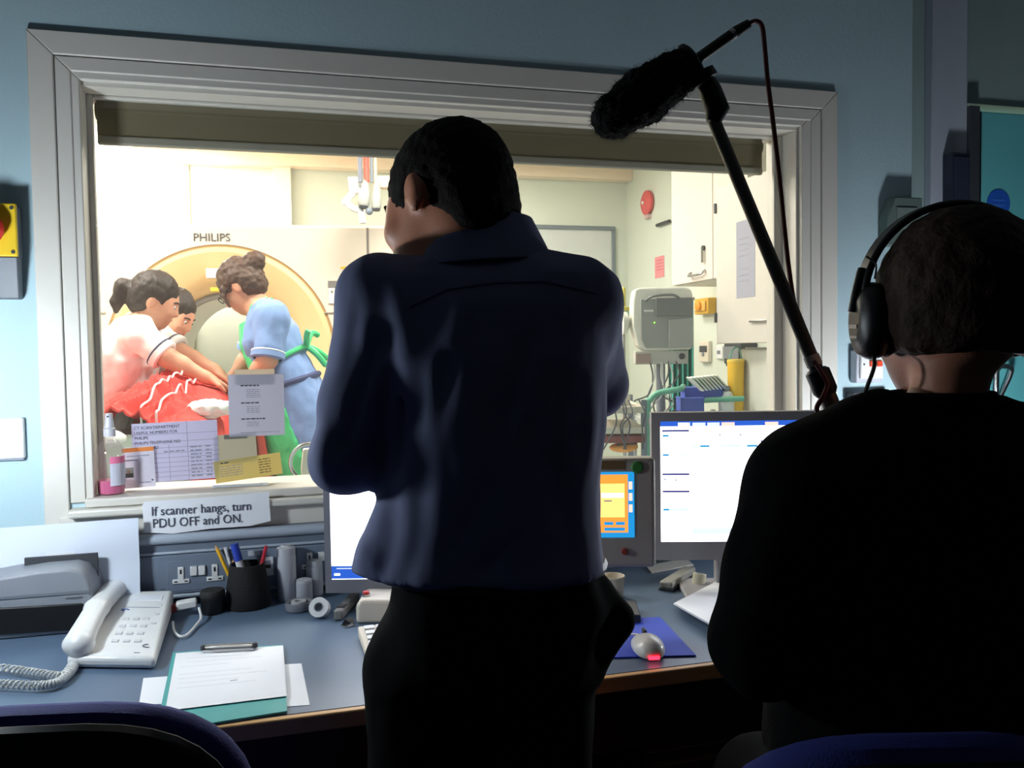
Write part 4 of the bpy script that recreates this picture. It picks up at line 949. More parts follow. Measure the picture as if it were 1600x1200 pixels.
# wall cabinet with handle and keys
FX=2.24
ya=on_side(1050,445,FX).y; yb=on_side(1114,443,FX).y; zb=on_side(1050,445,FX).z-.01
CABM=mat('cabinet_offwhite',(222,212,202),.5,var=.02)
t=thing('wall_cabinet','off-white wall cabinet with handle and hanging keys','cabinet',((FX+SX1)/2,(ya+yb)/2,zb))
MB().box((FX+.018,yb-.35,zb),(SX1,ya,2.5)).build('body',CABM,t)
dr=MB().box((FX,yb+.004,zb+.004),(FX+.0175,ya,2.48)).build('cabinet_door',CABM,t,bevel=.003)
dr2=MB().box((FX,yb-.35,zb+.004),(FX+.0175,yb-.004,2.48)).build('cabinet_door',CABM,t,bevel=.003)
h=on_side(1086,424,FX-.02); h2=on_side(1104,424,FX-.02)
MB().tube(smoothpts([(FX,h.y+.08,h.z),(FX-.025,h.y+.07,h.z-.02),(FX-.025,h.y-.07,h.z-.02),(FX,h.y-.08,h.z)],6),.007,8).build('handle',METAL,dr,smooth=True)
k=on_side(1098,396,FX-.01)
MB().lathe((FX-.001,k.y,k.z+.03),[(.014,0),(.014,.012)],n=14,axis=(-1,0,0)).build('lock',DARKGREY,dr)
ky=MB().box((FX-.016,k.y-.008,k.z-.05),(FX-.012,k.y+.010,k.z+.02)).build('key_bunch',mat('key_grey',(120,120,116),.4,.6),dr)
# near cupboard with notice on its door
L=at(1122,415,3.45); Rr=at(1243,412,2.95); dv=(Rr-L); dv.z=0; W=dv.length; dv.normalize(); nv=Vector((dv.y,-dv.x,0))   # nv faces us
z0,z1=1.292,1.93
t=thing('wall_cupboard','grey-white cupboard door with taped notice near the right window edge','cupboard',(L+Rr)/2)
CM=mat('cupboard_grey',(200,194,186),.5,var=.02)
def cpt(u,z,n): return Vector((L.x,L.y,0))+dv*W*u+Vector((0,0,z))+nv*n
MB().obox(cpt(.5,(z0+z1)/2,-.12),dv,nv,(0,0,1),W/2-.004,.11,(z1-z0)/2-.003).build('body',CM,t)
dr=MB().obox(cpt(.5,(z0+z1)/2,0),dv,nv,(0,0,1),W/2,.009,(z1-z0)/2).build('cupboard_door',CM,t,bevel=.003)
MB().obox(cpt(.42,1.62,.0096),dv,nv,(0,0,1),.065,.0004,.15).build('notice',mat('grey_white_paper',(0,0,0)),t)
for k in range(7): MB().obox(cpt(.40,1.70-.022*k if k<4 else 1.58-.022*(k-4),.0102),dv,nv,(0,0,1),.035,.0003,.0025).build('notice_print',INKL,t)
MB().obox(cpt(.66,1.375,.014),dv,nv,(0,0,1),.09,.006,.004).build('handle',METAL,dr,bevel=.002)
MB().lathe(cpt(.80,1.47,.009),[(.012,0),(.012,.01)],n=14,axis=nv).build('lock',DARKGREY,dr)
MB().obox(cpt(.80,1.44,.016),dv,nv,(0,0,1),.006,.002,.022).build('key',mat('key_grey',(0,0,0)),dr)
MB().obox(cpt(.0,1.40,.01),dv,nv,(0,0,1),.006,.006,.02).build('hinge',DARKGREY,dr)
MB().obox(cpt(.0,1.85,.01),dv,nv,(0,0,1),.006,.006,.02).build('hinge',DARKGREY,dr)
# white tall fridge below
L2=at(1161,560,3.45); R2=at(1246,560,3.05)
dv2=(R2-L2); dv2.z=0; W2=dv2.length; dv2.normalize(); nv2=Vector((dv2.y,-dv2.x,0))
t=thing('fridge','white fridge standing below the grey-white cupboard','fridge',(L2+R2)/2)
def c2(u,z,n): return Vector((L2.x,L2.y,0))+dv2*W2*u+Vector((0,0,z))+nv2*n
MB().obox(c2(.5,.70,-.20),dv2,nv2,(0,0,1),W2/2,.19,.575).build('body',WHITE_PL,t)
MB().obox(c2(.5,.70,.0),dv2,nv2,(0,0,1),W2/2,.012,.57).build('fridge_door',mat('fridge_white',(206,206,198),.4),t,bevel=.006)
MB().obox(c2(.9,.9,.02),dv2,nv2,(0,0,1),.012,.009,.12).build('handle',GREY_PL,t,bevel=.003)
# small boxes on the bright side wall
def side_box(name,label,cat,px0,px1,py0,py1,th,m,extra=None):
    p0=on_side(px0,py1,SX1-th); p1=on_side(px1,py0,SX1-th); yl,yh=sorted((p0.y,p1.y)); zc0=on_side((px0+px1)/2,py1,SX1-th).z; zc1=on_side((px0+px1)/2,py0,SX1-th).z
    t=thing(name,label,cat,(SX1-th/2,(yl+yh)/2,zc0))
    MB().box((SX1-th,yl,zc0),(SX1-.001,yh,zc1)).build('body',m,t,bevel=.006)
    if extra: extra(t,yl,yh,zc0,zc1,SX1-th)
    return t
def ex_alarm(t,yl,yh,z0,z1,x):
    MB().box((x-.012,yl+.02,z0+.02),(x-.0005,yh-.02,z1-.02)).build('cover',mat('pale_orange',(230,180,90),.5),t,bevel=.004)
    MB().lathe((x-.012,(yl+yh)/2,(z0+z1)/2),[(.03,0),(.03,.015),(.02,.022)],n=20,axis=(-1,0,0)).build('knob',mat('alarm_orange',(232,150,40),.45),t,smooth=True)
side_box('alarm_box','orange and yellow emergency box on the bright side wall','alarm box',1085,1106,466,491,.06,mat('alarm_yellow',(220,170,60),.5),ex_alarm)
def ex_thermo(t,yl,yh,z0,z1,x):
    MB().box((x-.003,yl+.012,z1-.07),(x-.0005,yh-.012,z1-.03)).build('display',DARKGREY,t)
    MB().lathe((x-.0005,(yl+yh)/2,z0+.05),[(.012,0),(.012,.006)],n=14,axis=(-1,0,0)).build('dial',GREY_PL,t)
side_box('thermostat','cream wall thermostat left of the grey dispenser','thermostat',1092,1106,533,566,.03,CREAM_PL,ex_thermo)
def ex_disp(t,yl,yh,z0,z1,x):
    MB().box((x-.01,yl+.01,z0+.03),(x-.0005,yh-.01,z1-.02)).build('front_cover',mat('dispenser_grey',(120,124,128),.4),t,bevel=.004)
    MB().box((x-.004,yl+.03,z0-.012),(x+.03,yh-.03,z0)).build('nozzle_tray',DARKGREY,t)
side_box('hand_dispenser','dark grey dispenser on the side wall above the yellow bin','dispenser',1131,1157,536,569,.11,DARKGREY,ex_disp)
def ex_sock(t,yl,yh,z0,z1,x): MB().box((x-.002,yl+.02,z0+.03),(x-.0005,yh-.02,z1-.03)).build('rocker',GREY_PL,t)
side_box('wall_socket','small white socket between thermostat and dispenser','socket',1118,1128,540,561,.02,WHITE_PL,ex_sock)

# ---- sharps bin, trays, trolley with green rails
dep=3.35; px=dep/F_PX
def lv(x,y,d=dep): return at(x,y,d)
GREEN=mat('trolley_green',(104,172,150),.45); TEAL2=mat('teal_cloth',(70,160,146),.8,bump=.3,bscale=30)
a=lv(1014,690); b=lv(1152,690); zt=lv(1085,640).z
tc_=(a+b)/2
tr=thing('trolley','steel trolley with green tube rails crowded with cables','trolley',(tc_.x,tc_.y,SCAN_FLOOR))
dvx=(b-a); dvx.z=0; TW=dvx.length; dvx.normalize(); dvy=Vector((-dvx.y,dvx.x,0))
def tp(u,v_,z): return Vector((a.x,a.y,0))+dvx*TW*u+dvy*v_+Vector((0,0,z))
zs=zt-.06
for z in (zs,zs-.28,SCAN_FLOOR+.14): MB().obox(tp(.5,.2,z),dvx,dvy,(0,0,1),TW/2,.22,.012).build('shelf',mat('trolley_steel',(186,190,188),.35,.4),tr,bevel=.003)
for u in (0,1):
    for v_ in (0,.40): MB().tube([tp(u,v_,SCAN_FLOOR+.07),tp(u,v_,zs+.03)],.012,10).build('post',METAL,tr,smooth=True); MB().lathe(tp(u,v_,SCAN_FLOOR+.036),[(.01,-.012),(.035,-.010),(.035,.010),(.01,.012)],n=16,axis=dvy).build('castor',BLACK_PL,tr,smooth=True)
p0=lv(1011,690); p1=lv(1012,640); p2=lv(1016,625); p3=lv(1030,614); p4=lv(1062,608)
MB().tube(smoothpts([tp(.0,-.02,zs-.25),p1,p2,p3,p4,lv(1075,606)+dvy*.1],8),.0125,12).build('rail',GREEN,tr,smooth=True)
MB().tube(smoothpts([lv(1076,640),lv(1082,632),lv(1090,627),lv(1110,625),lv(1162,623)],8),.011,12).build('rail',GREEN,tr,smooth=True)
# sharps bin
c=lv(1150,650,3.42); t=thing('sharps_bin','yellow sharps bin beside the white fridge','bin',Vector((c.x,c.y,zs+.0125)))
zc=zs+.0125; zt2=lv(1150,566,3.42).z
MB().lathe((c.x,c.y,zc),[(.028,0),(.030,.004),(.034,zt2-zc-.012),(.0345,zt2-zc)],n=24).build('tub',mat('sharps_yellow',(236,186,50),.45),t,smooth=True)
MB().lathe((c.x,c.y,zt2+.0005),[(.0355,0),(.0355,.010),(.028,.013)],n=24).build('lid',mat('sharps_lid',(244,206,90),.45),t,smooth=True)
MB().tube(smoothpts([(c.x-.03,c.y,zt2+.01),(c.x-.015,c.y,zt2+.05),(c.x+.012,c.y,zt2+.06),(c.x+.03,c.y,zt2+.01)],6),.003,8).build('green_handle',GREEN,t,smooth=True)
# blue trays
BLT=mat('blue_tray',(70,90,180),.5)
for i,(x,y,w_,h_,lab) in enumerate(((1078,632,36,22,'blue plastic tray on the trolley, in front'),(1096,615,60,20,'blue plastic tray leaning under the upright booklets'))):
    c=lv(x,y,3.38+.05*i); t=thing('blue_tray',lab,'tray',c-Vector((0,0,h_*px/2)))
    W_=w_*px/2; H_=h_*px/2
    mb=MB().obox(c-Vector((0,0,H_-.003)),dvx,dvy,(0,0,1),W_,.05,.003)
    for s in (-1,1): mb.obox(c+dvx*s*(W_-.003),dvx,dvy,(0,0,1),.003,.05,H_); mb.obox(c+dvy*s*.047,dvx,dvy,(0,0,1),W_,.003,H_)
    mb.build('tray',BLT,t); MB().obox(c+Vector((0,0,H_)),dvx,dvy,(0,0,1),W_+.003,.053,.002).build('rim',mat('blue_rim',(84,106,196),.5),t)
# upright leaflets in a rack
rk=lv(1100,606,3.36)
for i in range(8):
    c=lv(1086+5.5*i,600-.6*i,3.36+.012*i); t=thing('leaflet','%s leaflet in the slanting row on the trolley'%(['front pale green-edged','second','third','fourth','fifth','sixth','seventh','rear'][i]),'leaflet',c-Vector((0,0,.03)),group='leaflets on the trolley')
    ax=(dvx*.55+Vector((0,0,-.6))).normalized(); ay=dvy; az=ax.cross(ay)
    MB().obox(c,ax,ay,az,.036,.05,.0025).build('cover',[mat('leaf_cream',(224,226,206),.8),mat('leaf_white',(226,228,224),.8)][i%2],t)
    MB().obox(c+az*.003-ax*.0,ax,ay,az,.026,.04,.0006).build('green_panel',mat('leaf_green',(60,160,140),.8) if i<2 else mat('leaf_pale_green',(190,206,190),.8),t)
# white bottle between
c=lv(1135,640,3.40); t=thing('white_bottle','squat white bottle on the trolley by the yellow bin','bottle',Vector((c.x,c.y,zs+.0125)))
MB().lathe((c.x,c.y,zs+.0125),[(.03,0),(.032,.004),(.032,.09),(.02,.115),(.012,.118)],n=24).build('body',WHITE_PL,t,smooth=True)
MB().lathe((c.x,c.y,zs+.131),[(.013,0),(.013,.02)],n=16).build('cap',GREY_PL,t,smooth=True)
# bedside monitor on its pole
dm_=3.5; pm=dm_/F_PX
c=at(1036,498,dm_); t=thing('patient_monitor','white bedside monitor seen from behind on a grey pole','monitor',Vector((c.x,c.y,zs+.0125)))
MR=_r0; MU=Vector((0,0,1)); MF=Vector((_w.x,_w.y,0)).normalized()
def mp_(x,y,n=0): return c+MR*(x-1036)*pm-MU*(y-498)*pm+MF*n
pl=[mp_(x,y) for x,y in ((992,452),(1000,449),(1070,449),(1080,453),(1083,462),(1084,540),(1078,547),(1008,548),(996,540),(988,510),(989,470))]
MB().prism(pl,MF*.10).build('casing',mat('monitor_cream',(214,212,202),.45),t,bevel=.008,seg=3)
pl=[mp_(x,y,-.012) for x,y in ((1000,467),(1082,465),(1082,543),(1008,543),(1001,530))]
MB().prism(pl,MF*.013).build('back_cover',mat('monitor_back_grey',(140,142,140),.5),t,bevel=.003)
MB().prism([mp_(x,y,-.02) for x,y in ((1024,466),(1081,466),(1081,494),(1024,494))],MF*.009).build('vent_panel',mat('monitor_vent',(112,114,114),.5),t,bevel=.002)
MB().prism([mp_(x,y,-.02) for x,y in ((1044,500),(1081,498),(1081,543),(1044,543))],MF*.009).build('battery_cover',mat('monitor_cover2',(150,152,150),.5),t,bevel=.002)
for k in range(5): MB().prism([mp_(x,y,-.0135) for x,y in ((1006+3*k,484),(1008+3*k,484),(1008+3*k,487),(1006+3*k,487))],MF*.002).build('vent_slot',WHITE_PL,t)
MB().tube(smoothpts([mp_(1008,470,-.01),mp_(1020,463,-.03),mp_(1050,462,-.03),mp_(1064,470,-.01)],6),.006,8).build('carry_handle',mat('monitor_vent',(0,0,0)),t,smooth=True)
MB().lathe(mp_(1021.5,504,-.0125),[(.004,0),(.004,.003)],n=10,axis=-MF).build('green_light',emit_mat('led_green',(160,240,80),1.0),t)
MB().lathe(mp_(986,503,.05),[(.02,0),(.045,.01),(.05,.03)],n=24,axis=-MR).build('side_knob',mat('monitor_cream',(0,0,0)),t,smooth=True)
MB().prism([mp_(x,y,.0) for x,y in ((992,548),(1075,548),(1075,569),(992,569))],MF*.06).build('module_bar',mat('module_grey',(176,174,168),.5),t,bevel=.003)
MB().prism([mp_(x,y,-.003) for x,y in ((993,552),(1016,552),(1016,567),(993,567))],MF*.003).build('module_label',mat('module_print',(150,130,124),.6),t)
MB().lathe(mp_(1065,557,-.001),[(.013,0),(.013,.004)],n=16,axis=-MF).build('module_dial',DARKGREY,t)
pb=mp_(1035,548,.05)
MB().tube([pb,Vector((pb.x,pb.y,zs+.03))],.02,14).build('pole',GREY_PL,t,smooth=True)
MB().lathe((pb.x,pb.y,zs+.0125),[(.075,0),(.075,.008),(.03,.02)],n=24).build('pole_base',GREY_PL,t,smooth=True)
rnd=random.Random(3)
for k in range(7):
    x0=1012+rnd.uniform(-4,40); pts=[mp_(x0,549,.02),mp_(x0+rnd.uniform(-8,12),585,-.02),mp_(x0+rnd.uniform(-25,15),615,-.05),mp_(x0+rnd.uniform(-40,10),635+rnd.uniform(-8,8),-.06),mp_(985+rnd.uniform(-20,40),650+rnd.uniform(-10,20),-.05)]
    MB().tube(smoothpts(pts,7),.0035,6).build('cable',mat('cable_grey%d'%(k%2),(70,74,80) if k%2 else (170,172,170),.5),t,smooth=True)
# teal curtain behind
t=thing('teal_drape','teal drape hanging behind the bedside monitor','curtain',at(1062,600,3.9)-Vector((0,0,.9)))
mb=MB(); p0=at(1044,470,3.9); p1=at(1085,470,3.9); dv3=(p1-p0); N=30; vv=[]; zt3=p0.z; zb3=SCAN_FLOOR+.002
for s in (0,1):
    for i in range(N+1):
        for z in (zb3,zt3):
            q=p0+dv3*(i/N); vv.append((q.x+_w.x*(.02*math.sin(i*1.1)+s*.004),q.y+_w.y*(.02*math.sin(i*1.1)+s*.004),z))
n=2*(N+1); ff=[]
for i in range(N):
    a=2*i; ff+=[(a,a+2,a+3,a+1),(n+a,n+a+1,n+a+3,n+a+2),(a+1,a+3,n+a+3,n+a+1),(a,n+a,n+a+2,a+2)]
ff+=[(0,1,n+1,n),(2*N,n+2*N,n+2*N+1,2*N+1)]
mb.add(vv,ff); mb.build('cloth',TEAL2,t,smooth=True)
MB().tube([Vector((p0.x,p0.y,zt3+.008)),Vector((p1.x,p1.y,zt3+.008))],.008,8).build('rail',METAL,t,smooth=True)
# drip stand with yellow and green bottles, left of the monitor
c=at(975,560,3.7); t=thing('drip_stand','thin drip stand with green and yellow bottle left of the bedside monitor','drip stand',Vector((c.x,c.y,SCAN_FLOOR)))
MB().tube([(c.x,c.y,SCAN_FLOOR+.06),(c.x,c.y,at(975,500,3.7).z)],.008,10).build('pole',METAL,t,smooth=True)
a=at(974,520,3.7); MB().lathe((c.x,c.y,a.z),[(.016,0),(.018,.005),(.018,.06),(.010,.075)],n=18).build('green_clamp',GREEN,t,smooth=True)
a=at(974,486,3.7); MB().lathe((c.x,c.y,a.z),[(.026,0),(.026,.015),(.011,.02),(.010,.10),(.006,.105)],n=18).build('yellow_bottle',mat('bottle_yellow',(206,196,90),.4),t,smooth=True)
MB().lathe((c.x,c.y,a.z-.035),[(.022,0),(.024,.004),(.024,.032)],n=18).build('green_cap',GREEN,t,smooth=True)
for k in range(4):
    an=k*math.pi/2+.4; MB().tube([(c.x,c.y,SCAN_FLOOR+.07),(c.x+.12*math.cos(an),c.y+.12*math.sin(an),SCAN_FLOOR+.02)],.01,8).build('foot',METAL,t,smooth=True)
# cluttered worktop below, behind the man and console
dep=3.0
a=at(926,640,dep); b=at(1006,640,dep); dvw=(b-a); dvw.z=0; Ww=dvw.length; dvw.normalize(); dyw=Vector((-dvw.y,dvw.x,0))
def wp(u,v_,z): return Vector((a.x,a.y,0))+dvw*Ww*u+dyw*v_+Vector((0,0,z))
def zz(py): return at(975,py,dep).z
t=thing('equipment_rack','cream equipment rack with a dark red shelf behind the touch console','rack',(wp(.5,.2,0)+Vector((0,0,SCAN_FLOOR))))
for u in (0,1):
    for v_ in (0,.35): MB().obox(wp(u,v_,(SCAN_FLOOR+zz(625))/2),dvw,dyw,(0,0,1),.010,.010,(zz(625)-SCAN_FLOOR)/2).build('post',GREY_PL,t)
MB().obox(wp(.5,.17,zz(640)),dvw,dyw,(0,0,1),Ww/2,.19,.012).build('shelf',CREAM_PL,t,bevel=.003)
MB().obox(wp(.5,.17,zz(672)),dvw,dyw,(0,0,1),Ww/2,.19,.012).build('shelf',CREAM_PL,t,bevel=.003)
MB().obox(wp(.5,.17,zz(686)),dvw,dyw,(0,0,1),Ww/2,.19,.013).build('red_shelf',mat('dark_red_shelf',(130,60,58),.6),t,bevel=.003)
MB().obox(wp(.5,.17,SCAN_FLOOR+.2),dvw,dyw,(0,0,1),Ww/2,.19,.15).build('lower_cabinet',CREAM_PL,t,bevel=.003)
c=wp(.40,.08,zz(632)); t=thing('suction_unit','cream suction unit on the equipment rack','equipment',c)
MB().obox(c+Vector((0,0,.014)),dvw,dyw,(0,0,1),.065,.06,.024).build('case',CREAM_PL,t,bevel=.004)
MB().obox(c+Vector((.0,0,.045))-dvw*.02,dvw,dyw,(0,0,1),.03,.03,.006).build('pink_pad',mat('pink_pad',(196,120,110),.6),t,bevel=.003)
MB().obox(c-dyw*.0605+Vector((0,0,.014)),dvw,dyw,(0,0,1),.02,.002,.012).build('label',WHITE_PL,t)
rnd=random.Random(11)
for k in range(5):
    u=rnd.uniform(.3,.9); pts=[wp(u,-.02,zz(625)),wp(u+rnd.uniform(-.1,.1),-.05,zz(645)),wp(u+rnd.uniform(-.15,.15),-.04,zz(665)),wp(u+rnd.uniform(-.2,.2),-.05,zz(700))]
    MB().tube(smoothpts(pts,8),.003,6).build('cable',mat('cable_grey1',(0,0,0)),t,smooth=True)
c=wp(.62,.03,zz(706)); t=thing('orange_pouch','orange pouch lying under the dark red shelf','pouch',c)
sd=SDF(); sd.el(c+Vector((0,0,.012)),(.055,.04,.018),k=.01).el(c+Vector((.02,0,.02)),(.03,.03,.014),k=.01); organic('pouch',sd,mat('pouch_orange',(232,150,60),.6),t,res=.005)
MB().tube([c+Vector((-.04,-.03,.025)),c+Vector((.04,-.03,.028))],.003,8).build('zip',DARKGREY,t)

# ---- ceiling pendant (injector arms)
c=at(575,300,4.3)
t=thing('ceiling_pendant','white ceiling pendant arm with two grey cone-shaped heads and red cable','pendant arm',Vector((c.x,c.y,at(575,349,4.3).z)))
pp_=4.3/F_PX
def pq(x,y,n=0): return at(x,y,4.3)+Vector((0,0,0))+MF*n
for x,m_,r in ((563,mat('tube_blue_grey',(120,124,140),.5),.012),(573,mat('tube_red',(214,90,76),.5),.014),(581,GREY_PL,.008),(587,mat('tube_cream',(216,200,170),.5),.008)):
    q=pq(x,285); MB().tube([q,Vector((q.x,q.y,SCAN_CEIL))],r,10).build('drop_tube',m_,t,smooth=True)
for x0,y0,x1,y1,r in ((572,280,568,322,.031),(589,280,588,326,.026)):
    A_=pq(x1,y1); B_=pq(x0,y0); ax=(B_-A_); MB().lathe(A_,[(r*.8,0),(r,.008),(r*.95,ax.length*.45),(r*.35,ax.length)],n=22,axis=ax).build('cone_head',mat('head_grey',(176,176,170),.5),t,smooth=True); MB().lathe(A_,[(r*.7,-.012),(r*.82,0)],n=20,axis=ax).build('dark_end',DARKGREY,t)
MB().prism([pq(x,y,.03) for x,y in ((541,274),(562,274),(562,300),(544,300))],MF*.06).build('arm_block',WHITE_PL,t,bevel=.006)
MB().prism([pq(x,y,.03) for x,y in ((585,272),(613,272),(616,292),(592,292))],MF*.06).build('arm_block',mat('arm_cream',(226,204,176),.5),t,bevel=.006)
MB().tube(smoothpts([pq(550,300,.03),pq(540,314,.02),pq(550,324,.02),pq(563,330,.02),pq(566,348,.02)],6),.018,12).build('lower_arm',WHITE_PL,t,smooth=True)
MB().ball(pq(539,315,.02),.022,14,8).build('arm_joint',WHITE_PL,t,smooth=True)
MB().ball(pq(577,330,.0),.02,14,8).build('grey_joint',GREY_PL,t,smooth=True)

# ---- CT scanner
GDEP=4.6; gc=at(348,557,GDEP); GR=math.radians(-7)
gn=thing('ct_scanner','large cream CT scanner ring with peach bore surround','scanner',(gc.x,gc.y,SCAN_FLOOR),GR)
zc=gc.z-SCAN_FLOOR; GTOP=at(348,350,GDEP).z-SCAN_FLOOR; GW=1.12; gpx=GDEP/F_PX
RO,RI=171*gpx,.335
n=96
def outer(a):
    # rounded rectangle boundary from the bore centre
    dx,dz=math.cos(a),math.sin(a); best=9
    if abs(dx)>1e-6: best=min(best,GW/abs(dx))
    if dz>1e-6: best=min(best,(GTOP-zc)/dz)
    if dz<-1e-6: best=min(best,(zc-.02)/-dz)
    x,z=dx*best,zc+dz*best
    # round the top corners
    r=.12; cx=GW-r; cz=GTOP-r
    if abs(x)>cx and z>cz:
        lo,hi=0,best
        for _ in range(30):
            m_=(lo+hi)/2; xx,zz_=abs(dx*m_),zc+dz*m_
            ins=(xx<=cx or zz_<=cz or (xx-cx)**2+(zz_-cz)**2<=r*r)
            if ins: lo=m_
            else: hi=m_
        x,z=dx*lo,zc+dz*lo
    return x,z
angs=[2*math.pi*k/n for k in range(n)]
for ca in (math.atan2(GTOP-zc-.12,GW),math.atan2(GTOP-zc,GW-.12)):
    for s in (ca,math.pi-ca): angs.append(s)
angs+= [-math.atan2(zc-.02,GW),math.pi+math.atan2(zc-.02,GW)]
angs=sorted(a%(2*math.pi) for a in angs); n=len(angs)
vv=[]; 
for a in angs: vv.append((math.cos(a)*(RO+.012),.03,zc+math.sin(a)*(RO+.012)))
for a in angs: x,z=outer(a); f_=.97; vv.append((x*f_,0.0,zc+(z-zc)*f_))
for a in angs: x,z=outer(a); vv.append((x,.05,z))
for a in angs: x,z=outer(a); vv.append((x,.85,z))
for a in angs: vv.append((math.cos(a)*(RO+.012),.85,zc+math.sin(a)*(RO+.012)))
for a in angs: vv.append((math.cos(a)*(RO+.012),.0,zc+math.sin(a)*(RO+.012)))
ff=[]
def ring(i,j):
    for k in range(n): ff.append((i*n+k,i*n+(k+1)%n,j*n+(k+1)%n,j*n+k))
ring(5,1); ring(1,2); ring(2,3); ring(3,4); ring(4,0); ring(0,5)
MB().add(vv,ff).build('gantry_shell',GANTRY,gn,local=True,smooth=True)
MB().lathe((0,0,zc),[(RO+.012,-.004),(RO+.002,-.010),(RO-.006,-.004),(RO-.006,-.02)],n=96,axis=(0,-1,0),cap=False).build('trim_ring',mat('ring_brown',(196,160,110),.5),gn,local=True,smooth=True)
# peach funnel
MB().lathe((0,0,zc),[(RO-.004,.0),(RO-.03,.012),(.46,-.05),(.39,-.12),(.365,-.20)],n=96,axis=(0,-1,0),cap=False).build('bore_surround',GANTRYY,gn,local=True,smooth=True)
MB().lathe((0,0,zc),[(.366,-.19),(.352,-.185),(.340,-.19),(.336,-.24)],n=96,axis=(0,-1,0),cap=False).build('bore_rim',mat('bore_grey',(150,148,146),.5),gn,local=True,smooth=True)
MB().lathe((0,0,zc),[(.336,-.24),(.33,-.55),(.336,-.80)],n=96,axis=(0,-1,0),cap=False).build('bore_tunnel',mat('bore_white',(222,218,208),.45),gn,local=True,smooth=True)
DK=mat('logo_grey',(92,88,90),.6)
lettering('PHILIPS',.062,((337-348)*gpx,-.003,zc+(557-378)*gpx),(1,0,0),(0,0,1),DK,gn,local=True,align='CENTER',depth=.003,sx=1.0)['label']='grey maker lettering above the bore'
def gl_(px_,py_): return (px_-348)*gpx,zc+(557-py_)*gpx
def gbox(nm,x0,x1,y0,y1,m_,t0=-.006,t1=.001,bev=.002):
    a=gl_(x0,y1); b=gl_(x1,y0); return MB().box((a[0],t0,a[1]),(b[0],t1,b[1])).build(nm,m_,gn,local=True,bevel=bev)
for x0,x1 in ((126,163),(512,549)):
    p_=gbox('control_panel',x0,x1,440,476,WHITE_PL,-.012)
    a=gl_(x0,451); b=gl_(x1,440); MB().box((a[0],-.014,a[1]),(b[0],-.0121,b[1])).build('display',mat('panel_display',(126,122,120),.4),p_,local=False) if False else gbox('display',x0,x1,440,451,mat('panel_display',(126,122,120),.4),-.014,-.0121,0)
    for k,(bx,by,r) in enumerate(((.35,.45,.010),(.65,.45,.010),(.15,.25,.006),(.85,.3,.006),(.5,.75,.008),(.75,.8,.005))):
        q=gl_(x0+(x1-x0)*bx,451+25*by); MB().lathe((q[0],-.0121,q[1]),[(r,0),(r,.004)],n=12,axis=(0,-1,0)).build('panel_button',mat('btn_grey',(130,130,126),.5),gn,local=True)
gbox('panel_ledge',110,178,486,489,mat('ledge_grey',(176,170,160),.5),-.010)
gbox('panel_ledge',505,560,489,491,mat('ledge_grey',(0,0,0)),-.010)
gbox('white_label',329,351,421,436,WHITE_PL,-.045,-.0 if False else .02)
gbox('yellow_label',334,347,450,456,mat('label_yellow',(240,200,60),.6),-.03,.05)
gbox('yellow_sticker',532,544,417,421,mat('label_yellow',(0,0,0)),-.004)
gbox('red_sticker',553,559,431,435,mat('pale_red_sticker',(226,160,130),.6),-.004)
a=gl_(575,352); MB().box((a[0]-.006,-.003,.05),(a[0]+.006,.004,GTOP-.02)).build('panel_seam',mat('seam_grey',(130,122,116),.6),gn,local=True)
# black display on the side
c=gl_(541,480); t=thing('gantry_display','small black display with blue screen by the scanner control panel','display',gc)
G2W=Matrix.Translation(Vector((gc.x,gc.y,SCAN_FLOOR)))@Matrix.Rotation(GR,4,'Z')
t.location=G2W@Vector((c[0],-.05,c[1]-.04)); WM[t.name]=Matrix.Translation(t.location)
MB().box((-.045,-.012,-.03),(.045,.012,.075)).build('casing',BLACK_PL,t,local=True,bevel=.004)
MB().box((-.036,-.014,-.015),(.030,-.0121,.066)).build('screen',emit_mat('small_blue',(90,140,230),.8),t,local=True)
MB().box((-.01,.0121,0),(.01,.05,.02)).build('bracket',DARKGREY,t,local=True)

# ---- couch, patient blanket
bd=thing('scanner_couch','white scanner couch reaching out of the bore under the red blanket','couch',(gc.x,gc.y,SCAN_FLOOR),GR)
TZ=.80
MB().box((-.22,-1.72,TZ),(.22,.5,TZ+.05)).build('table_top',WHITE_PL,bd,local=True,bevel=.015,seg=3)
MB().box((-.17,-1.60,.12),(.17,-.25,TZ-.001)).build('pedestal',mat('couch_grey',(196,196,190),.5),bd,local=True,bevel=.02)
MB().box((-.20,-1.70,.0),(.20,-.2,.119)).build('base',GREY_PL,bd,local=True,bevel=.01)
MB().box((-.20,-1.75,TZ-.06),(.17,-1.721,TZ+.085)).build('end_board',mat('couch_end',(226,228,214),.45),bd,local=True,bevel=.012,seg=3)
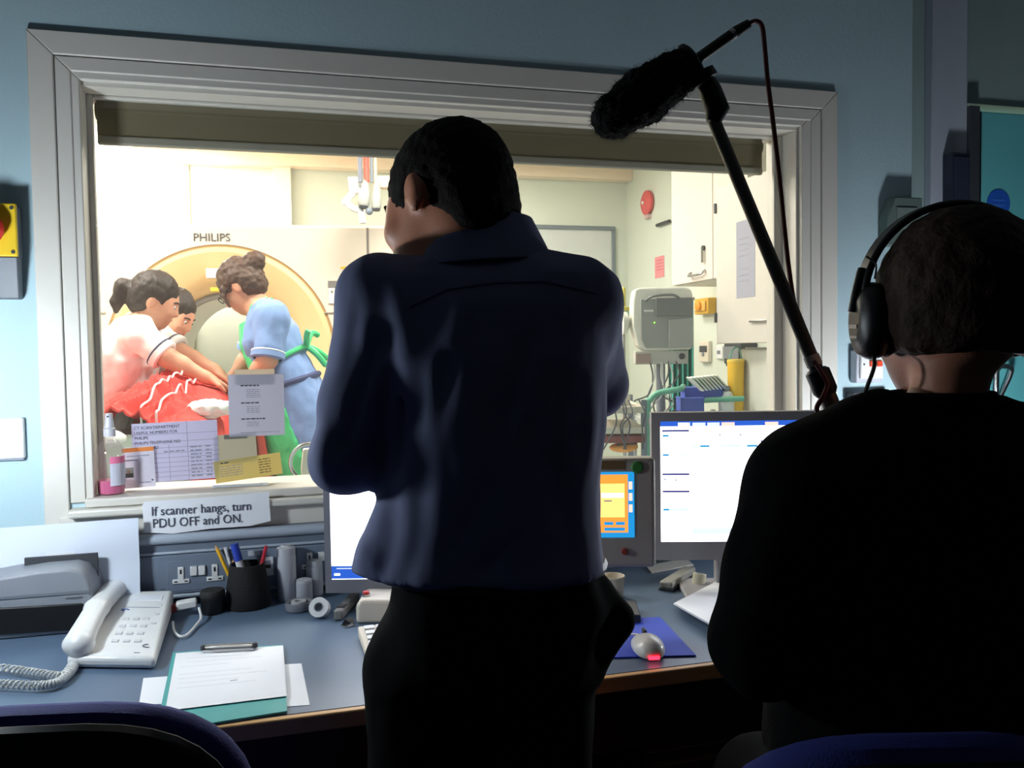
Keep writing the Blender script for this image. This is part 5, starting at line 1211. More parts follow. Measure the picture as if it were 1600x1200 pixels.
# blanket
bk=thing('red_blanket','crumpled red blanket over the patient on the scanner couch','blanket',(gc.x,gc.y,SCAN_FLOOR),GR)
NX,NY=120,190; vv=[]
def bh(x,y):
    # body mound with hips and legs, feet toward the window
    env=max(0,1-(abs(x)/.285)**3.2)
    mound=.15*env*(.8+.2*math.cos((y+.75)*3))
    if y<-1.50: mound*=max(.35,1+(y+1.50)*2.6)
    legs=.028*math.cos(x*22)*env*(1 if y<-.9 else .35)
    f=0
    p=Vector((x*3.1+y*1.3,y*2.4-x*2.0,.3)); w_=noise.noise_vector(p)*.25
    q=Vector((x+w_.x,y+w_.y,0))
    f+=.052*(1-abs(noise.noise(Vector((q.x*6+q.y*3,q.y*4.2-q.x*4,.7))))*2.2)
    f+=.030*(1-abs(noise.noise(Vector((q.x*11-q.y*5,q.y*9+q.x*3,4.1))))*2)
    f+=.010*(1-abs(noise.noise(Vector((q.x*24+q.y*8,q.y*20-q.x*6,7.3))))*2)+.006*noise.noise(Vector((x*40,y*40,2)))
    h=TZ+.055+mound+legs+f*(.35+.65*env)
    if x>.27: h-= (x-.27)*2.3
    if x<-.24: h-= (-.24-x)*(.55 if x>-.54 else 1.0)
    return h
NF=12
for j in range(-NF,NY+1):
    y=-1.74+ max(j,0)/NY*1.54; fl=max(0,-j)/NF
    for i in range(NX+1):
        x=-.64+1.06*i/NX; xx=max(-.54,min(.30,x)); s_=x-xx
        vv.append((xx+s_*.35+ .012*noise.noise(Vector((y*7,x*3,9))),y+.012*noise.noise(Vector((x*9,y*9,1)))-.02*fl,max(bh(x,y)-fl*.26*min(1,max(0,(abs(x+.015)-.19)/.06)),TZ-.42)))
ff=[(j*(NX+1)+i,j*(NX+1)+i+1,(j+1)*(NX+1)+i+1,(j+1)*(NX+1)+i) for j in range(NY+NF) for i in range(NX)]
o=MB().add(vv,ff).build('cloth',mat('red_fleece',(222,70,64),.9,var=.12,scale=40,bump=.4,bscale=220),bk,local=True,smooth=True)
sl=o.modifiers.new('thick','SOLIDIFY'); sl.thickness=.008; sl.offset=-1
# pink crumpled gown near the nurse
def g2(x,y,z): return G2W@Vector((x,y,z))
for nm,lab,(cx,cy),r_,m_ in (('folded_gown','pale pink crumpled gown lying on the red blanket',(-.02,-.62),(.13,.10,.028),mat('pale_pink_cloth',(236,196,190),.9)),('white_dressing','white crumpled dressing pad at the near end of the blanket',(.235,-1.52),(.10,.09,.04),mat('white_gauze',(240,240,238),.9))):
    c=g2(cx,cy,bh(cx,cy)+.016); t=thing(nm,lab,'cloth',c)
    s_=SDF(); rr_=random.Random(nm)
    for k in range(6): s_.el(c+Vector((rr_.uniform(-.5,.5)*r_[0],rr_.uniform(-.5,.5)*r_[1],rr_.uniform(-.2,.4)*r_[2])),(r_[0]*.6,r_[1]*.55,r_[2]*.7),k=.015)
    organic('cloth',s_,m_,t,res=.007,disp=wrinkle(.008,(40,40,40)))
# two white lines over the blanket
for k,(lab,pl) in enumerate((('left white drip line over the red blanket',[(.12,-.72),(.10,-.95),(.06,-1.15),(.05,-1.40),(.05,-1.72)]),('right white drip line over the red blanket',[(.15,-.74),(.13,-.98),(.10,-1.2),(.10,-1.45),(.10,-1.72)]))):
    P_=[g2(x,y,max(bh(x+dx_,y+dy_) for dx_ in (-.02,0,.02) for dy_ in (-.03,-.015,0,.015,.03))+.005) for x,y in [tuple(Vector((*pl[i],0)).lerp(Vector((*pl[i+1],0)),u)[:2]) for i in range(len(pl)-1) for u in (0,.125,.25,.375,.5,.625,.75,.875)]+[pl[-1]]]
    P_.append(P_[-1]+Vector((0,0,-.06)))
    t=thing('drip_line',lab,'tube',P_[len(P_)//2],group='drip lines on the blanket')
    MB().tube(smoothpts(P_,3),.0042,8).build('tube',WHITE_PL,t,smooth=True); MB().tube([P_[0],P_[0]+Vector((.0,.02,.004))],.007,10).build('connector',mat('pale_grey_plastic',(0,0,0)),t)
# pillow-ish white end left, small monitor
c=at(148,682,2.75); t=thing('white_pillow','white pillow end low at the left behind the glass','pillow',c-Vector((0,0,.04)))
s_=SDF(); s_.el(c+Vector((0,.06,-.015)),(.085,.09,.035),k=.02).el(c+Vector((-.05,.06,-.01)),(.06,.08,.03),k=.02); organic('pillow',s_,mat('white_gauze',(0,0,0)),t,res=.007,disp=wrinkle(.006,(25,25,25)))
MB().tube([c+Vector((-.08,-.025,-.02)),c+Vector((.07,-.025,-.02))],.003,6).build('piping',WHITE_PL,t)
# stool with a steel ring, right of the blue nurse
c=at(483,722,3.0); t=thing('step_stool','cream step stool with a round steel rim','stool',Vector((c.x,c.y,SCAN_FLOOR)))
rr_=.065
MB().tube([c+Vector((rr_*math.cos(k*.21),0,rr_*math.sin(k*.21))) for k in range(31)],.007,8,caps=False).build('ring_handle',METAL,t,smooth=True)
MB().prism([c+Vector((x,.02,z)) for x,z in ((-.03,-.03),(-.02,.045),(.05,.05),(.09,-.1),(.12,-.35),(-.0,-.35))],(0,.03,0)).build('side_panel',CREAM_PL,t,bevel=.004)
MB().box((c.x-.12,c.y-.05,SCAN_FLOOR),(c.x+.16,c.y+.2,c.z-.351)).build('step_box',CREAM_PL,t,bevel=.01)

# ================================================================== PEOPLE
def norm(v): return Vector(v).normalized()
def head_frame(f,u):
    f=norm(f); u=norm(Vector(u)-f*Vector(u).dot(f)); x=f.cross(u); return x,f,u
def fr(x,f,u): return [list(x),list(f),list(u)]
def add_head(S,c,f,u,s=1.0):
    x,f,u=head_frame(f,u); R_=fr(x,f,u); P=lambda a,b,d: c+(x*a+f*b+u*d)*s
    S.el(P(0,-.012,.025),(.076*s,.097*s,.098*s),R_,k=.02)
    S.el(P(0,.040,-.045),(.056*s,.055*s,.062*s),R_,k=.035)
    S.el(P(0,.060,-.088),(.026*s,.026*s,.020*s),R_,k=.02)
    S.el(P(0,.058,.010),(.060*s,.034*s,.045*s),R_,k=.02)
    S.rc(P(0,.086,.014),P(0,.104,-.020),.008*s,.012*s,k=.012)
    S.rc(P(-.012,.092,-.026),P(.012,.092,-.026),.007*s,.007*s,k=.008)
    for sd in (-1,1):
        S.el(P(sd*.033,.092,.010),(.014*s,.010*s,.009*s),R_,k=.008,sub=True)
        S.el(P(sd*.040,.068,-.022),(.022*s,.022*s,.020*s),R_,k=.02)
        S.el(P(sd*.078,-.010,-.008),(.010*s,.019*s,.033*s),R_,k=.008)
        S.el(P(sd*.089,-.002,-.004),(.006*s,.009*s,.016*s),R_,k=.006,sub=True)
    S.rc(P(-.020,.088,-.052),P(.020,.088,-.052),.006*s,.006*s,k=.008)
    S.rc(P(-.020,.086,-.064),P(.020,.086,-.064),.006*s,.006*s,k=.008)
    S.rc(P(-.02,.097,-.058),P(.02,.097,-.058),.0025*s,.0025*s,k=.004,sub=True)
def add_face(parent,c,f,u,s=1.0,brow=None):
    x,f,u=head_frame(f,u); P=lambda a,b,d: c+(x*a+f*b+u*d)*s
    for sd in (-1,1):
        e=MB().ball(P(sd*.033,.079,.010),.0115*s,14,8).build('eye',mat('eye_white',(226,222,216),.3),parent,smooth=True)
        MB().lathe(P(sd*.033,.0896,.008),[(.0052*s,0),(.0052*s,.001)],n=14,axis=f).build('iris',mat('iris_brown',(48,32,24),.3),e)
        if brow: MB().tube([P(sd*.018,.092,.030),P(sd*.036,.088,.034),P(sd*.050,.076,.028)],.0035*s,6).build('eyebrow',brow,parent,smooth=True)
    MB().tube([P(-.020,.0905,-.056),P(-.007,.0955,-.053),P(.007,.0955,-.053),P(.020,.0905,-.056)],.0034*s,6).build('lips',mat('lip_rose',(176,96,90),.5),parent,smooth=True)
def add_hand(S,w,d,nrm,thumb,s=1.0,curl=.5):
    """palm, four unequal fingers with two bends, thumb from the side of the palm; nrm = palm side"""
    d=norm(d); nrm=norm(Vector(nrm)-d*Vector(nrm).dot(d)); lat=d.cross(nrm)*thumb
    S.el(w+d*.052*s,(.040*s,.052*s,.016*s),fr(lat,d,nrm),k=.014)
    S.rc(w,w+d*.03*s,.024*s,.022*s,k=.02)
    for i,(o,l) in enumerate(((.029,.072),(.010,.080),(-.009,.075),(-.027,.058))):
        b=w+d*.088*s+lat*o*s; a1=curl*.6; a2=curl*1.5
        k1=b+(d*math.cos(a1)+nrm*math.sin(a1)+lat*o*1.5)*l*.52*s; k2=k1+(d*math.cos(a2)+nrm*math.sin(a2)+lat*o)*l*.48*s
        S.rc(w+d*.06*s+lat*o*.9*s,b,.010*s,.0098*s,k=.008).rc(b,k1,.0098*s,.0090*s,k=.004).rc(k1,k2,.0090*s,.0078*s,k=.004)
    t0=w+d*.030*s+lat*.026*s; t1=t0+(d*.65+lat*.75+nrm*.25).normalized()*.042*s; t2=t1+(d*.95+lat*.15+nrm*.35).normalized()*.032*s
    S.rc(t0,t1,.0135*s,.011*s,k=.012).rc(t1,t2,.011*s,.0088*s,k=.005)
def add_arm(S,sh,el,wr,s=1.0,rs=(.046,.038,.026)): S.rc(sh,el,rs[0]*s,rs[1]*s,k=.03).rc(el,el.lerp(wr,.35),rs[1]*s,rs[1]*.98*s,k=.03).rc(el.lerp(wr,.35),wr,rs[1]*.98*s,rs[2]*s,k=.02)
def add_leg(S,hip,kn,an,toe,s=1.0): S.rc(hip,kn,.080*s,.056*s,k=.03).rc(kn,kn.lerp(an,.35),.054*s,.056*s,k=.03).rc(kn.lerp(an,.35),an,.056*s,.036*s,k=.03).rc(an+Vector((0,0,-.03)),toe,.036*s,.030*s,k=.03)

# ---------------------------------------------------------------- nurses
def nurse(name,label,d,J,cloth,dep_f,res=.0065):
    """J: joints as points; returns (root, J)"""
    foot=(J['anL']+J['anR'])/2
    root=thing('person',label,'person',Vector((foot.x,foot.y,SCAN_FLOOR)))
    S=SDF(); add_head(S,J['hc'],J['hf'],J['hu'],.97)
    S.rc(J['neck'],J['hc']-norm(J['hu'])*.045-norm(J['hf'])*.01,.050,.047,k=.03)
    S.rc(J['neck'],J['chest'],.050,.080,k=.04).rc(J['chest'],J['pelvis'],.080,.09,k=.04)
    for sd in 'LR':
        S.rc(J['neck'].lerp(J['sh'+sd],.3),J['sh'+sd],.05,.045,k=.04)
        add_arm(S,J['sh'+sd],J['el'+sd],J['wr'+sd],1.0)
        add_hand(S,J['wr'+sd],J['hd'+sd],J.get('pn'+sd,Vector((0,0,-1))),J.get('th'+sd,1),.95,.45)
        add_leg(S,J['hip'+sd],J['kn'+sd],J['an'+sd],J['toe'+sd])
    organic('body',S,SKIN,root,res=res)
    add_face(root,J['hc'],J['hf'],J['hu'],.97,HAIR_D)
    for sd in 'LR':
        s_=SDF(); s_.rc(J['an'+sd]+Vector((0,0,-.035)),J['toe'+sd]+Vector((0,0,-.004)),.045,.038,k=.02); organic('shoe',s_,BLACK_PL,root,res=.009,clip=[((0,0,-1),(0,0,SCAN_FLOOR+.001))])
    return root
def legs(J,px,spread,lat,fwd):
    p=J['pelvis']
    for sd,sg in (('L',-1),('R',1)):
        h=p+lat*sg*.09; J['hip'+sd]=h; J['kn'+sd]=Vector((h.x,h.y,(h.z+SCAN_FLOOR)/2+.03))+fwd*.03; J['an'+sd]=Vector((h.x,h.y,SCAN_FLOOR+.08))-fwd*.02; J['toe'+sd]=J['an'+sd]+fwd*.15+Vector((0,0,-.045))
def hair_cap(S,c,f,u,s=1.0,front=.055):
    x,f,u=head_frame(f,u); R_=fr(x,f,u); P=lambda a,b,d: c+(x*a+f*b+u*d)*s
    S.el(P(0,-.020,.034),(.086*s,.104*s,.102*s),R_,k=.02)
    S.el(P(0,-.055,-.015),(.076*s,.060*s,.075*s),R_,k=.03)
    S.el(P(0,.108,-.055),(.078*s,.078*s,.118*s),R_,k=.012,sub=True)
    for sd in (-1,1): S.el(P(sd*.088,.010,-.035),(.030*s,.034*s,.050*s),R_,k=.012,sub=True)
WHITE_T=mat('white_tunic',(240,232,230),.85,var=.03,bump=.15,bscale=60); NAVYP=mat('navy_piping',(44,50,84),.7)
BLUE_T=mat('nurse_blue',(122,150,200),.85,var=.04,bump=.15,bscale=60); GREEN_A=mat('green_apron',(70,196,128),.4,var=.05,bump=.2,bscale=40)
DARK_TR=mat('dark_trousers',(58,54,60),.9)

# nurse 1: white tunic, leaning right over the blanket
d=3.6; MF=Vector((_w.x,_w.y,0)).normalized(); MR=_r0
J={}
J['hc']=at(243,470,d); J['hf']=MR*.80+MF*.30-Vector((0,0,.42)); J['hu']=Vector((0,0,1))+MR*.3
J['neck']=at(222,506,d); J['chest']=at(196,545,d+.06); J['pelvis']=at(158,628,d+.10)
J['shR']=at(213,522,d-.13); J['elR']=at(263,560,d-.12); J['wrR']=at(322,590,d-.08); J['hdR']=at(352,604,d-.04)-J['wrR']; J['pnR']=Vector((0,0,-1)); J['thR']=-1
J['shL']=at(232,516,d+.17); J['elL']=at(285,553,d+.14); J['wrL']=at(334,577,d+.10); J['hdL']=at(358,594,d+.10)-J['wrL']; J['pnL']=Vector((0,0,-1)); J['thL']=1
legs(J,0,0,MF*-1,MR)
r1=nurse('person','nurse in white tunic with dark ponytail leaning over the red blanket',d,J,None,None)
S=SDF(); hair_cap(S,J['hc'],J['hf'],J['hu'],.97)
x,f,u=head_frame(J['hf'],J['hu']); pt=J['hc']-f*.115+u*.01
S.rc(pt+f*.02,pt-f*.02-u*.01,.024,.030,k=.02).rc(pt-f*.025-u*.01,pt-f*.02-u*.085,.034,.024,k=.02).rc(pt-f*.02-u*.085,pt-f*.005-u*.12,.024,.012,k=.02)
organic('hair',S,HAIR_D,r1,res=.006,disp=wrinkle(.004,(50,50,30)))
MB().lathe(pt+f*.008,[(.020,-.006),(.026,-.004),(.026,.004),(.020,.006)],n=18,axis=f).build('hair_tie',mat('hair_tie',(196,180,170),.6),r1,smooth=True)
S=SDF(); ch,pv,nk=J['chest'],J['pelvis'],J['neck']; sp=(nk-pv).normalized(); fw=norm(MR-sp*MR.dot(sp)); lt=sp.cross(fw)
L_=(nk-pv).length
S.loft(pv,list(lt),list(fw),list(sp),[(-.16,0,.0,.185,.155),(0,0,0,.180,.150),(.10,0,.0,.165,.140),(.20,0,.01,.172,.140),(L_*.72,0,.005,.170,.130),(L_*.92,0,-.005,.13,.095),(L_*1.0,0,-.01,.075,.068)],k=.03)
for sd in 'LR':
    S.rc(nk.lerp(J['sh'+sd],.45),J['sh'+sd],.062,.066,k=.05).rc(J['sh'+sd],J['sh'+sd].lerp(J['el'+sd],.60),.064,.062,k=.03)
cut=[]
organic('tunic',S,WHITE_T,r1,res=.0065,disp=wrinkle(.010,(14,14,9)))
for sd in 'LR':
    a,b=J['sh'+sd],J['el'+sd]; ax=(b-a).normalized(); q=a.lerp(b,.60); 
    MB().lathe(q+ax*.035,[(.064,-.012),(.0675,-.010),(.0675,.012),(.062,.016),(.05,.016)],n=28,axis=ax,cap=False).build('sleeve_cuff',WHITE_T,r1,smooth=True)
    MB().lathe(q+ax*.018,[(.0682,-.003),(.0695,0),(.0682,.003)],n=28,axis=ax,cap=False).build('cuff_piping',NAVYP,r1,smooth=True)
MB().tube(smoothpts([nk+fw*.02-lt*.07+sp*.02,nk+fw*.065+sp*.0,nk+fw*.02+lt*.07+sp*.02],6),.012,8).build('collar',WHITE_T,r1,smooth=True)
S=SDF()
for sd in 'LR': S.rc(J['hip'+sd]-Vector((0,0,.06)),J['kn'+sd],.085,.075,k=.04).rc(J['kn'+sd],J['an'+sd]+Vector((0,0,.01)),.075,.062,k=.03)
organic('trousers',S,DARK_TR,r1,res=.010)

# nurse 2: face beyond nurse 1
d=4.0; J={}
J['hc']=at(272,492,d); J['hf']=MR*.78-MF*.10-Vector((0,0,.55)); J['hu']=Vector((0,0,1))+MR*.45
J['neck']=at(254,528,d); J['chest']=at(236,560,d+.05); J['pelvis']=at(190,640,d+.10)
J['shR']=at(246,545,d-.14); J['elR']=at(262,590,d-.12); J['wrR']=at(300,610,d-.10); J['hdR']=MR*.9-Vector((0,0,.2)); J['thR']=-1
J['shL']=at(256,540,d+.16); J['elL']=at(282,575,d+.12); J['wrL']=at(322,592,d+.08); J['hdL']=MR*.9-Vector((0,0,.2)); J['thL']=1
legs(J,0,0,MF*-1,MR)
r2=nurse('person','dark-haired nurse looking down, half hidden behind the white-tunic nurse',d,J,None,None)
S=SDF(); hair_cap(S,J['hc'],J['hf'],J['hu'],.97); organic('hair',S,HAIR_D,r2,res=.006,disp=wrinkle(.004,(50,50,30)))
S=SDF(); ch,pv,nk=J['chest'],J['pelvis'],J['neck']; sp=(nk-pv).normalized(); fw=norm(MR-sp*MR.dot(sp)); lt=sp.cross(fw); L_=(nk-pv).length
S.loft(pv,list(lt),list(fw),list(sp),[(-.14,0,0,.18,.15),(.1,0,0,.16,.135),(L_*.72,0,.0,.17,.125),(L_*1.0,0,-.01,.075,.065)],k=.03)
for sd in 'LR': S.rc(nk.lerp(J['sh'+sd],.45),J['sh'+sd],.06,.064,k=.05).rc(J['sh'+sd],J['sh'+sd].lerp(J['el'+sd],.7),.062,.06,k=.03)
organic('tunic',S,WHITE_T,r2,res=.008,disp=wrinkle(.008,(14,14,9)))
S=SDF(); S.loft(pv+fw*.012,list(lt),list(fw),list(sp),[(-.3,0,.02,.15,.145),(.1,0,.0,.14,.135),(L_*.75,0,.012,.09,.122),(L_*.95,0,.02,.055,.075)],k=.02)
organic('apron',S,GREEN_A,r2,res=.008,clip=[(tuple(-fw),tuple(pv+fw*.05))])
S=SDF()
for sd in 'LR': S.rc(J['hip'+sd]-Vector((0,0,.06)),J['kn'+sd],.085,.075,k=.04).rc(J['kn'+sd],J['an'+sd]+Vector((0,0,.01)),.075,.062,k=.03)
organic('trousers',S,DARK_TR,r2,res=.010)

# nurse 3: blue tunic, green apron, leaning left
d=3.75; J={}
J['hc']=at(377,449,d); J['hf']=-MR*.72+MF*.12-Vector((0,0,.62)); J['hu']=Vector((0,0,1))-MR*.62
J['neck']=at(407,482,d); J['chest']=at(434,522,d+.02); J['pelvis']=at(464,632,d+.03)
J['shL']=at(426,496,d-.16); J['elL']=at(418,562,d-.20); J['wrL']=at(385,602,d-.14); J['hdL']=-MR*.8-Vector((0,0,.35)); J['thL']=1
J['shR']=at(412,490,d+.17); J['elR']=at(392,552,d+.20); J['wrR']=at(362,592,d+.12); J['hdR']=-MR*.8-Vector((0,0,.35)); J['thR']=-1
legs(J,0,0,MF,-MR)
r3=nurse('person','nurse in blue dress and green apron leaning in from the right',d,J,None,None)
S=SDF(); hair_cap(S,J['hc'],J['hf'],J['hu'],.99)
x,f,u=head_frame(J['hf'],J['hu']); bun=J['hc']-f*.120+u*.045
S.el(bun,(.050,.046,.046),k=.015).el(bun+Vector((.02,0,.02)),(.030,.035,.028),k=.015)
for sd in (-1,1): S.rc(J['hc']+x*sd*.078+f*.05+u*.03,J['hc']+x*sd*.080+f*.075-u*.05,.012,.007,k=.015)
organic('hair',S,HAIR_M,r3,res=.006,disp=wrinkle(.007,(45,45,45)))
P=lambda a,b,c_: J['hc']+x*a+f*b+u*c_
for sd in (-1,1):
    MB().tube([P(sd*.033+.020*math.cos(k*.45),.101,.010+.016*math.sin(k*.45)) for k in range(15)],.0022,6).build('glasses_rim',BLACK_PL,r3,smooth=True)
    MB().tube([P(sd*.053,.101,.014),P(sd*.074,.06,.014),P(sd*.078,0,.010)],.0022,6).build('glasses_arm',BLACK_PL,r3,smooth=True)
S=SDF(); ch,pv,nk=J['chest'],J['pelvis'],J['neck']; sp=(nk-pv).normalized(); fw=norm(-MR-sp*(-MR).dot(sp)); lt=sp.cross(fw); L_=(nk-pv).length
S.loft(pv,list(lt),list(fw),list(sp),[(-.30,0,.01,.20,.155),(-.10,0,.0,.20,.150),(0,0,-.005,.185,.140),(L_*.45,0,.0,.150,.118),(L_*.72,0,.0,.170,.122),(L_*.90,0,-.005,.13,.09),(L_*1.0,0,-.01,.07,.062)],k=.03)
for sd in 'LR': S.rc(nk.lerp(J['sh'+sd],.45),J['sh'+sd],.058,.068,k=.05).rc(J['sh'+sd],J['sh'+sd].lerp(J['el'+sd],.72),.068,.066,k=.03)
organic('blue_dress',S,BLUE_T,r3,res=.0065,disp=wrinkle(.009,(13,13,8),3.0))
for sd in 'LR':
    a,b=J['sh'+sd],J['el'+sd]; ax=(b-a).normalized(); q=a.lerp(b,.72)+ax*.03
    MB().lathe(q,[(.066,-.014),(.0715,-.012),(.0715,.016),(.060,.020)],n=28,axis=ax,cap=False).build('sleeve_cuff',BLUE_T,r3,smooth=True)
    MB().lathe(q-ax*.010,[(.0716,-.003),(.0728,0),(.0716,.003)],n=28,axis=ax,cap=False).build('cuff_piping',WHITE_PL,r3,smooth=True)
# apron: bib and skirt in front, waist tie behind
S=SDF(); S.loft(pv+fw*.010,list(lt),list(fw),list(sp),[(-.42,0,.05,.205,.160),(-.26,0,.02,.212,.165),(0,0,.0,.195,.150),(L_*.45,0,.004,.148,.124),(L_*.72,0,.01,.11,.124),(L_*.93,0,.015,.07,.088)],k=.02)
organic('apron',S,GREEN_A,r3,res=.007,clip=[(tuple(-fw),tuple(pv+fw*.0))],disp=wrinkle(.006,(20,20,10),8))
wz=pv+sp*(L_*.44)
ring_=[]
for k in range(25):
    a=math.pi*2*k/24; ring_.append(wz+lt*.158*math.cos(a)+fw*.130*math.sin(a)+sp*(.03*math.sin(a)*-1))
MB().tube(ring_,.012,8,caps=False).build('apron_tie',GREEN_A,r3,smooth=True)
bw=wz-fw*.135+sp*.03
for q in ([bw,bw-fw*.03+sp*.05-lt*.05,bw-fw*.05+sp*.03-lt*.09],[bw,bw-fw*.03+sp*.04+lt*.05,bw-fw*.05+sp*.06+lt*.06],[bw,bw-fw*.03-sp*.05,bw-fw*.05-sp*.12-lt*.02],[bw,bw-fw*.035-sp*.04-lt*.03,bw-fw*.06-sp*.09-lt*.06]):
    MB().tube(smoothpts(q,5),[.014]*10+[.004],8).build('bow_end',GREEN_A,r3,smooth=True)
for sd in (-1,1): MB().tube(smoothpts([nk+fw*.055+lt*sd*.045-sp*.05,nk+lt*sd*.062+fw*.01+sp*.015,nk-fw*.055+lt*sd*.03+sp*.025],6),.010,8).build('neck_strap',GREEN_A,r3,smooth=True)
bz=pv+sp*.10
MB().tube([bz+lt*.176*math.cos(k*.2618)+fw*.136*math.sin(k*.2618) for k in range(25)],.014,8,caps=False).build('belt',mat('navy_belt',(54,64,110),.7),r3,smooth=True)
S=SDF()
for sd in 'LR': S.rc(J['hip'+sd]-Vector((0,0,.06)),J['kn'+sd],.085,.075,k=.04).rc(J['kn'+sd],J['an'+sd]+Vector((0,0,.01)),.075,.062,k=.03)
organic('trousers',S,DARK_TR,r3,res=.010)
# patient head end: dark bag at nurse's side
# ---------------------------------------------------------------- standing man, seen from behind
DM=1.22; PXM=DM/F_PX
man=thing('person','man in blue shirt and black trousers standing with his back to us','person',Vector((at(760,890,DM).x,at(760,890,DM).y,0)))
def mrow(pts,d=DM,org=None):
    """rows given as sight-line outlines -> loft rows around a vertical axis"""
    out=[]
    for y,x0,x1,ry,cy in pts:
        p=at((x0+x1)/2,y,d); q=p-org; out.append((q.z,q.dot(_r0),q.dot(MF)+cy,(x1-x0)/2*d/F_PX,ry))
    return out
org=at(765,890,DM)
hc=at(698,326,DM+.03); hf=norm(-_r0*.80+MF*.58-Vector((0,0,.42))); hu=norm(Vector((0,0,1))+MF*.40-_r0*.14)
shL=at(592,470,DM+.0); elL=at(545,716,DM-.02); wrL=at(640,640,DM+.24)
shR=at(902,468,DM+.0); elR=at(921,600,DM+.13); wrR=at(770,640,DM+.27)
nk=at(745,395,DM+.01)
S=SDF(); add_head(S,hc,hf,hu,1.0)
S.rc(nk-Vector((0,0,.03)),hc-hu*.045-hf*.045,.052,.054,k=.025)
S.rc(nk,at(762,520,DM+.03),.06,.11,k=.05).rc(at(762,520,DM+.03),at(762,700,DM+.03),.11,.10,k=.05).rc(at(762,700,DM+.03),at(760,900,DM+.03),.09,.09,k=.05)
for a,b,c_ in ((shL,elL,wrL),(shR,elR,wrR)):
    S.rc(nk-Vector((0,0,.04)),a,.05,.045,k=.04); add_arm(S,a,b,c_,.95)
add_hand(S,wrL,_r0*.8+MF*.5+Vector((0,0,.15)),MF*-1+Vector((0,0,.3)),1,1.0,.7)
add_hand(S,wrR,-_r0*.8+MF*.4+Vector((0,0,.15)),MF*-1+Vector((0,0,.3)),-1,1.0,.7)
for sd,px_ in ((-1,690),(1,835)):
    h=at(px_,985,DM+.03); kn=Vector((h.x,h.y,.48))+MF*.02; an=Vector((h.x,h.y,.10))-MF*.02; add_leg(S,h,kn,an,an+MF*.16+Vector((0,0,-.06)),.85)
MSKIN=mat('tanned_skin',(196,128,96),.5,var=.08,scale=18,bump=.05,bscale=300)
organic('body',S,MSKIN,man,res=.0065)
add_face(man,hc,hf,hu,1.0,HAIR_D)
# hair: short crop
S=SDF(); x,f,u=head_frame(hf,hu); P=lambda a,b,c_: hc+x*a+f*b+u*c_; R_=fr(x,f,u)
S.el(P(0,-.016,.034),(.083,.104,.099),R_,k=.02).el(P(0,-.066,-.030),(.070,.044,.070),R_,k=.03)
S.el(P(0,.118,-.052),(.085,.078,.112),R_,k=.012,sub=True)
for sd in (-1,1): S.el(P(sd*.086,-.004,-.032),(.022,.030,.052),R_,k=.010,sub=True)
SHORT=mat('short_black_hair',(22,16,13),.85,var=.4,scale=90,bump=.4,bscale=400,spec=.15)
organic('hair',S,SHORT,man,res=.0045,disp=wrinkle(.0022,(90,90,90)))
# shirt
SHIRT=mat('blue_shirt',(104,111,146),.85,var=.05,scale=25,bump=.12,bscale=700)
S=SDF()
S.loft(org,list(_r0),list(MF),[0,0,1],mrow([(388,700,812,.064,.018),(408,664,854,.076,.008),(436,612,922,.095,.005),(480,594,944,.112,.005),(560,604,944,.122,.0),(650,610,942,.120,.0),(750,610,938,.118,.0),(850,598,940,.122,.0),(886,588,945,.128,.0),(908,600,945,.128,.0)],DM,org),k=.03,pw=2.6)
S.rc(at(685,446,DM),at(600,472,DM),.046,.064,k=.05).rc(at(850,440,DM),at(896,468,DM),.048,.062,k=.05)
S.rc(shL,elL.lerp(shL,.35),.062,.056,k=.03).rc(elL.lerp(shL,.35),elL,.056,.050,k=.02).rc(elL,wrL,.052,.040,k=.02)
S.rc(shR,elR,.060,.056,k=.03).rc(elR,wrR,.054,.040,k=.02)
S.rc(at(632,770,DM-.03),at(588,872,DM-.04),.030,.034,k=.03).rc(at(588,872,DM-.04),at(570,892,DM-.04),.032,.018,k=.02)
# sleeve folds and back creases as grooves and ridges
def crease(a,b,r,d1,d2,sub=True,k=.015): S.rc(at(*a,d1),at(*b,d2),r,r*.6,k=k,sub=sub)
for a,b,r in (((645,560),(618,720),.007),((585,560),(545,690),.006)): crease(a,b,r,DM-.072,DM-.070)
for a,b,r in (((606,560),(560,690),.008),((575,520),(560,600),.007),((660,500),(640,640),.010)): crease(a,b,r,DM-.060,DM-.058,False,.02)
for a,b,r in (((840,480),(760,760),.012),((900,600),(700,860),.012),((930,720),(760,890),.010),((700,560),(640,820),.012),((880,460),(800,560),.010)): crease(a,b,r,DM-.128,DM-.126)
zh=at(765,912,DM-.12).z
sh_=organic('shirt',S,SHIRT,man,res=.0055,clip=[((0,0,-1),(0,0,zh-.006)),(tuple((_r0*.10+Vector((0,0,1))).normalized()),tuple(at(760,378,DM)+Vector((0,0,.02))))] if False else [((0,0,-1),(0,0,zh-.006))],disp=wrinkle(.007,(13,13,6),1.5))
sV,sQ=LASTM['V'],LASTM['Q']
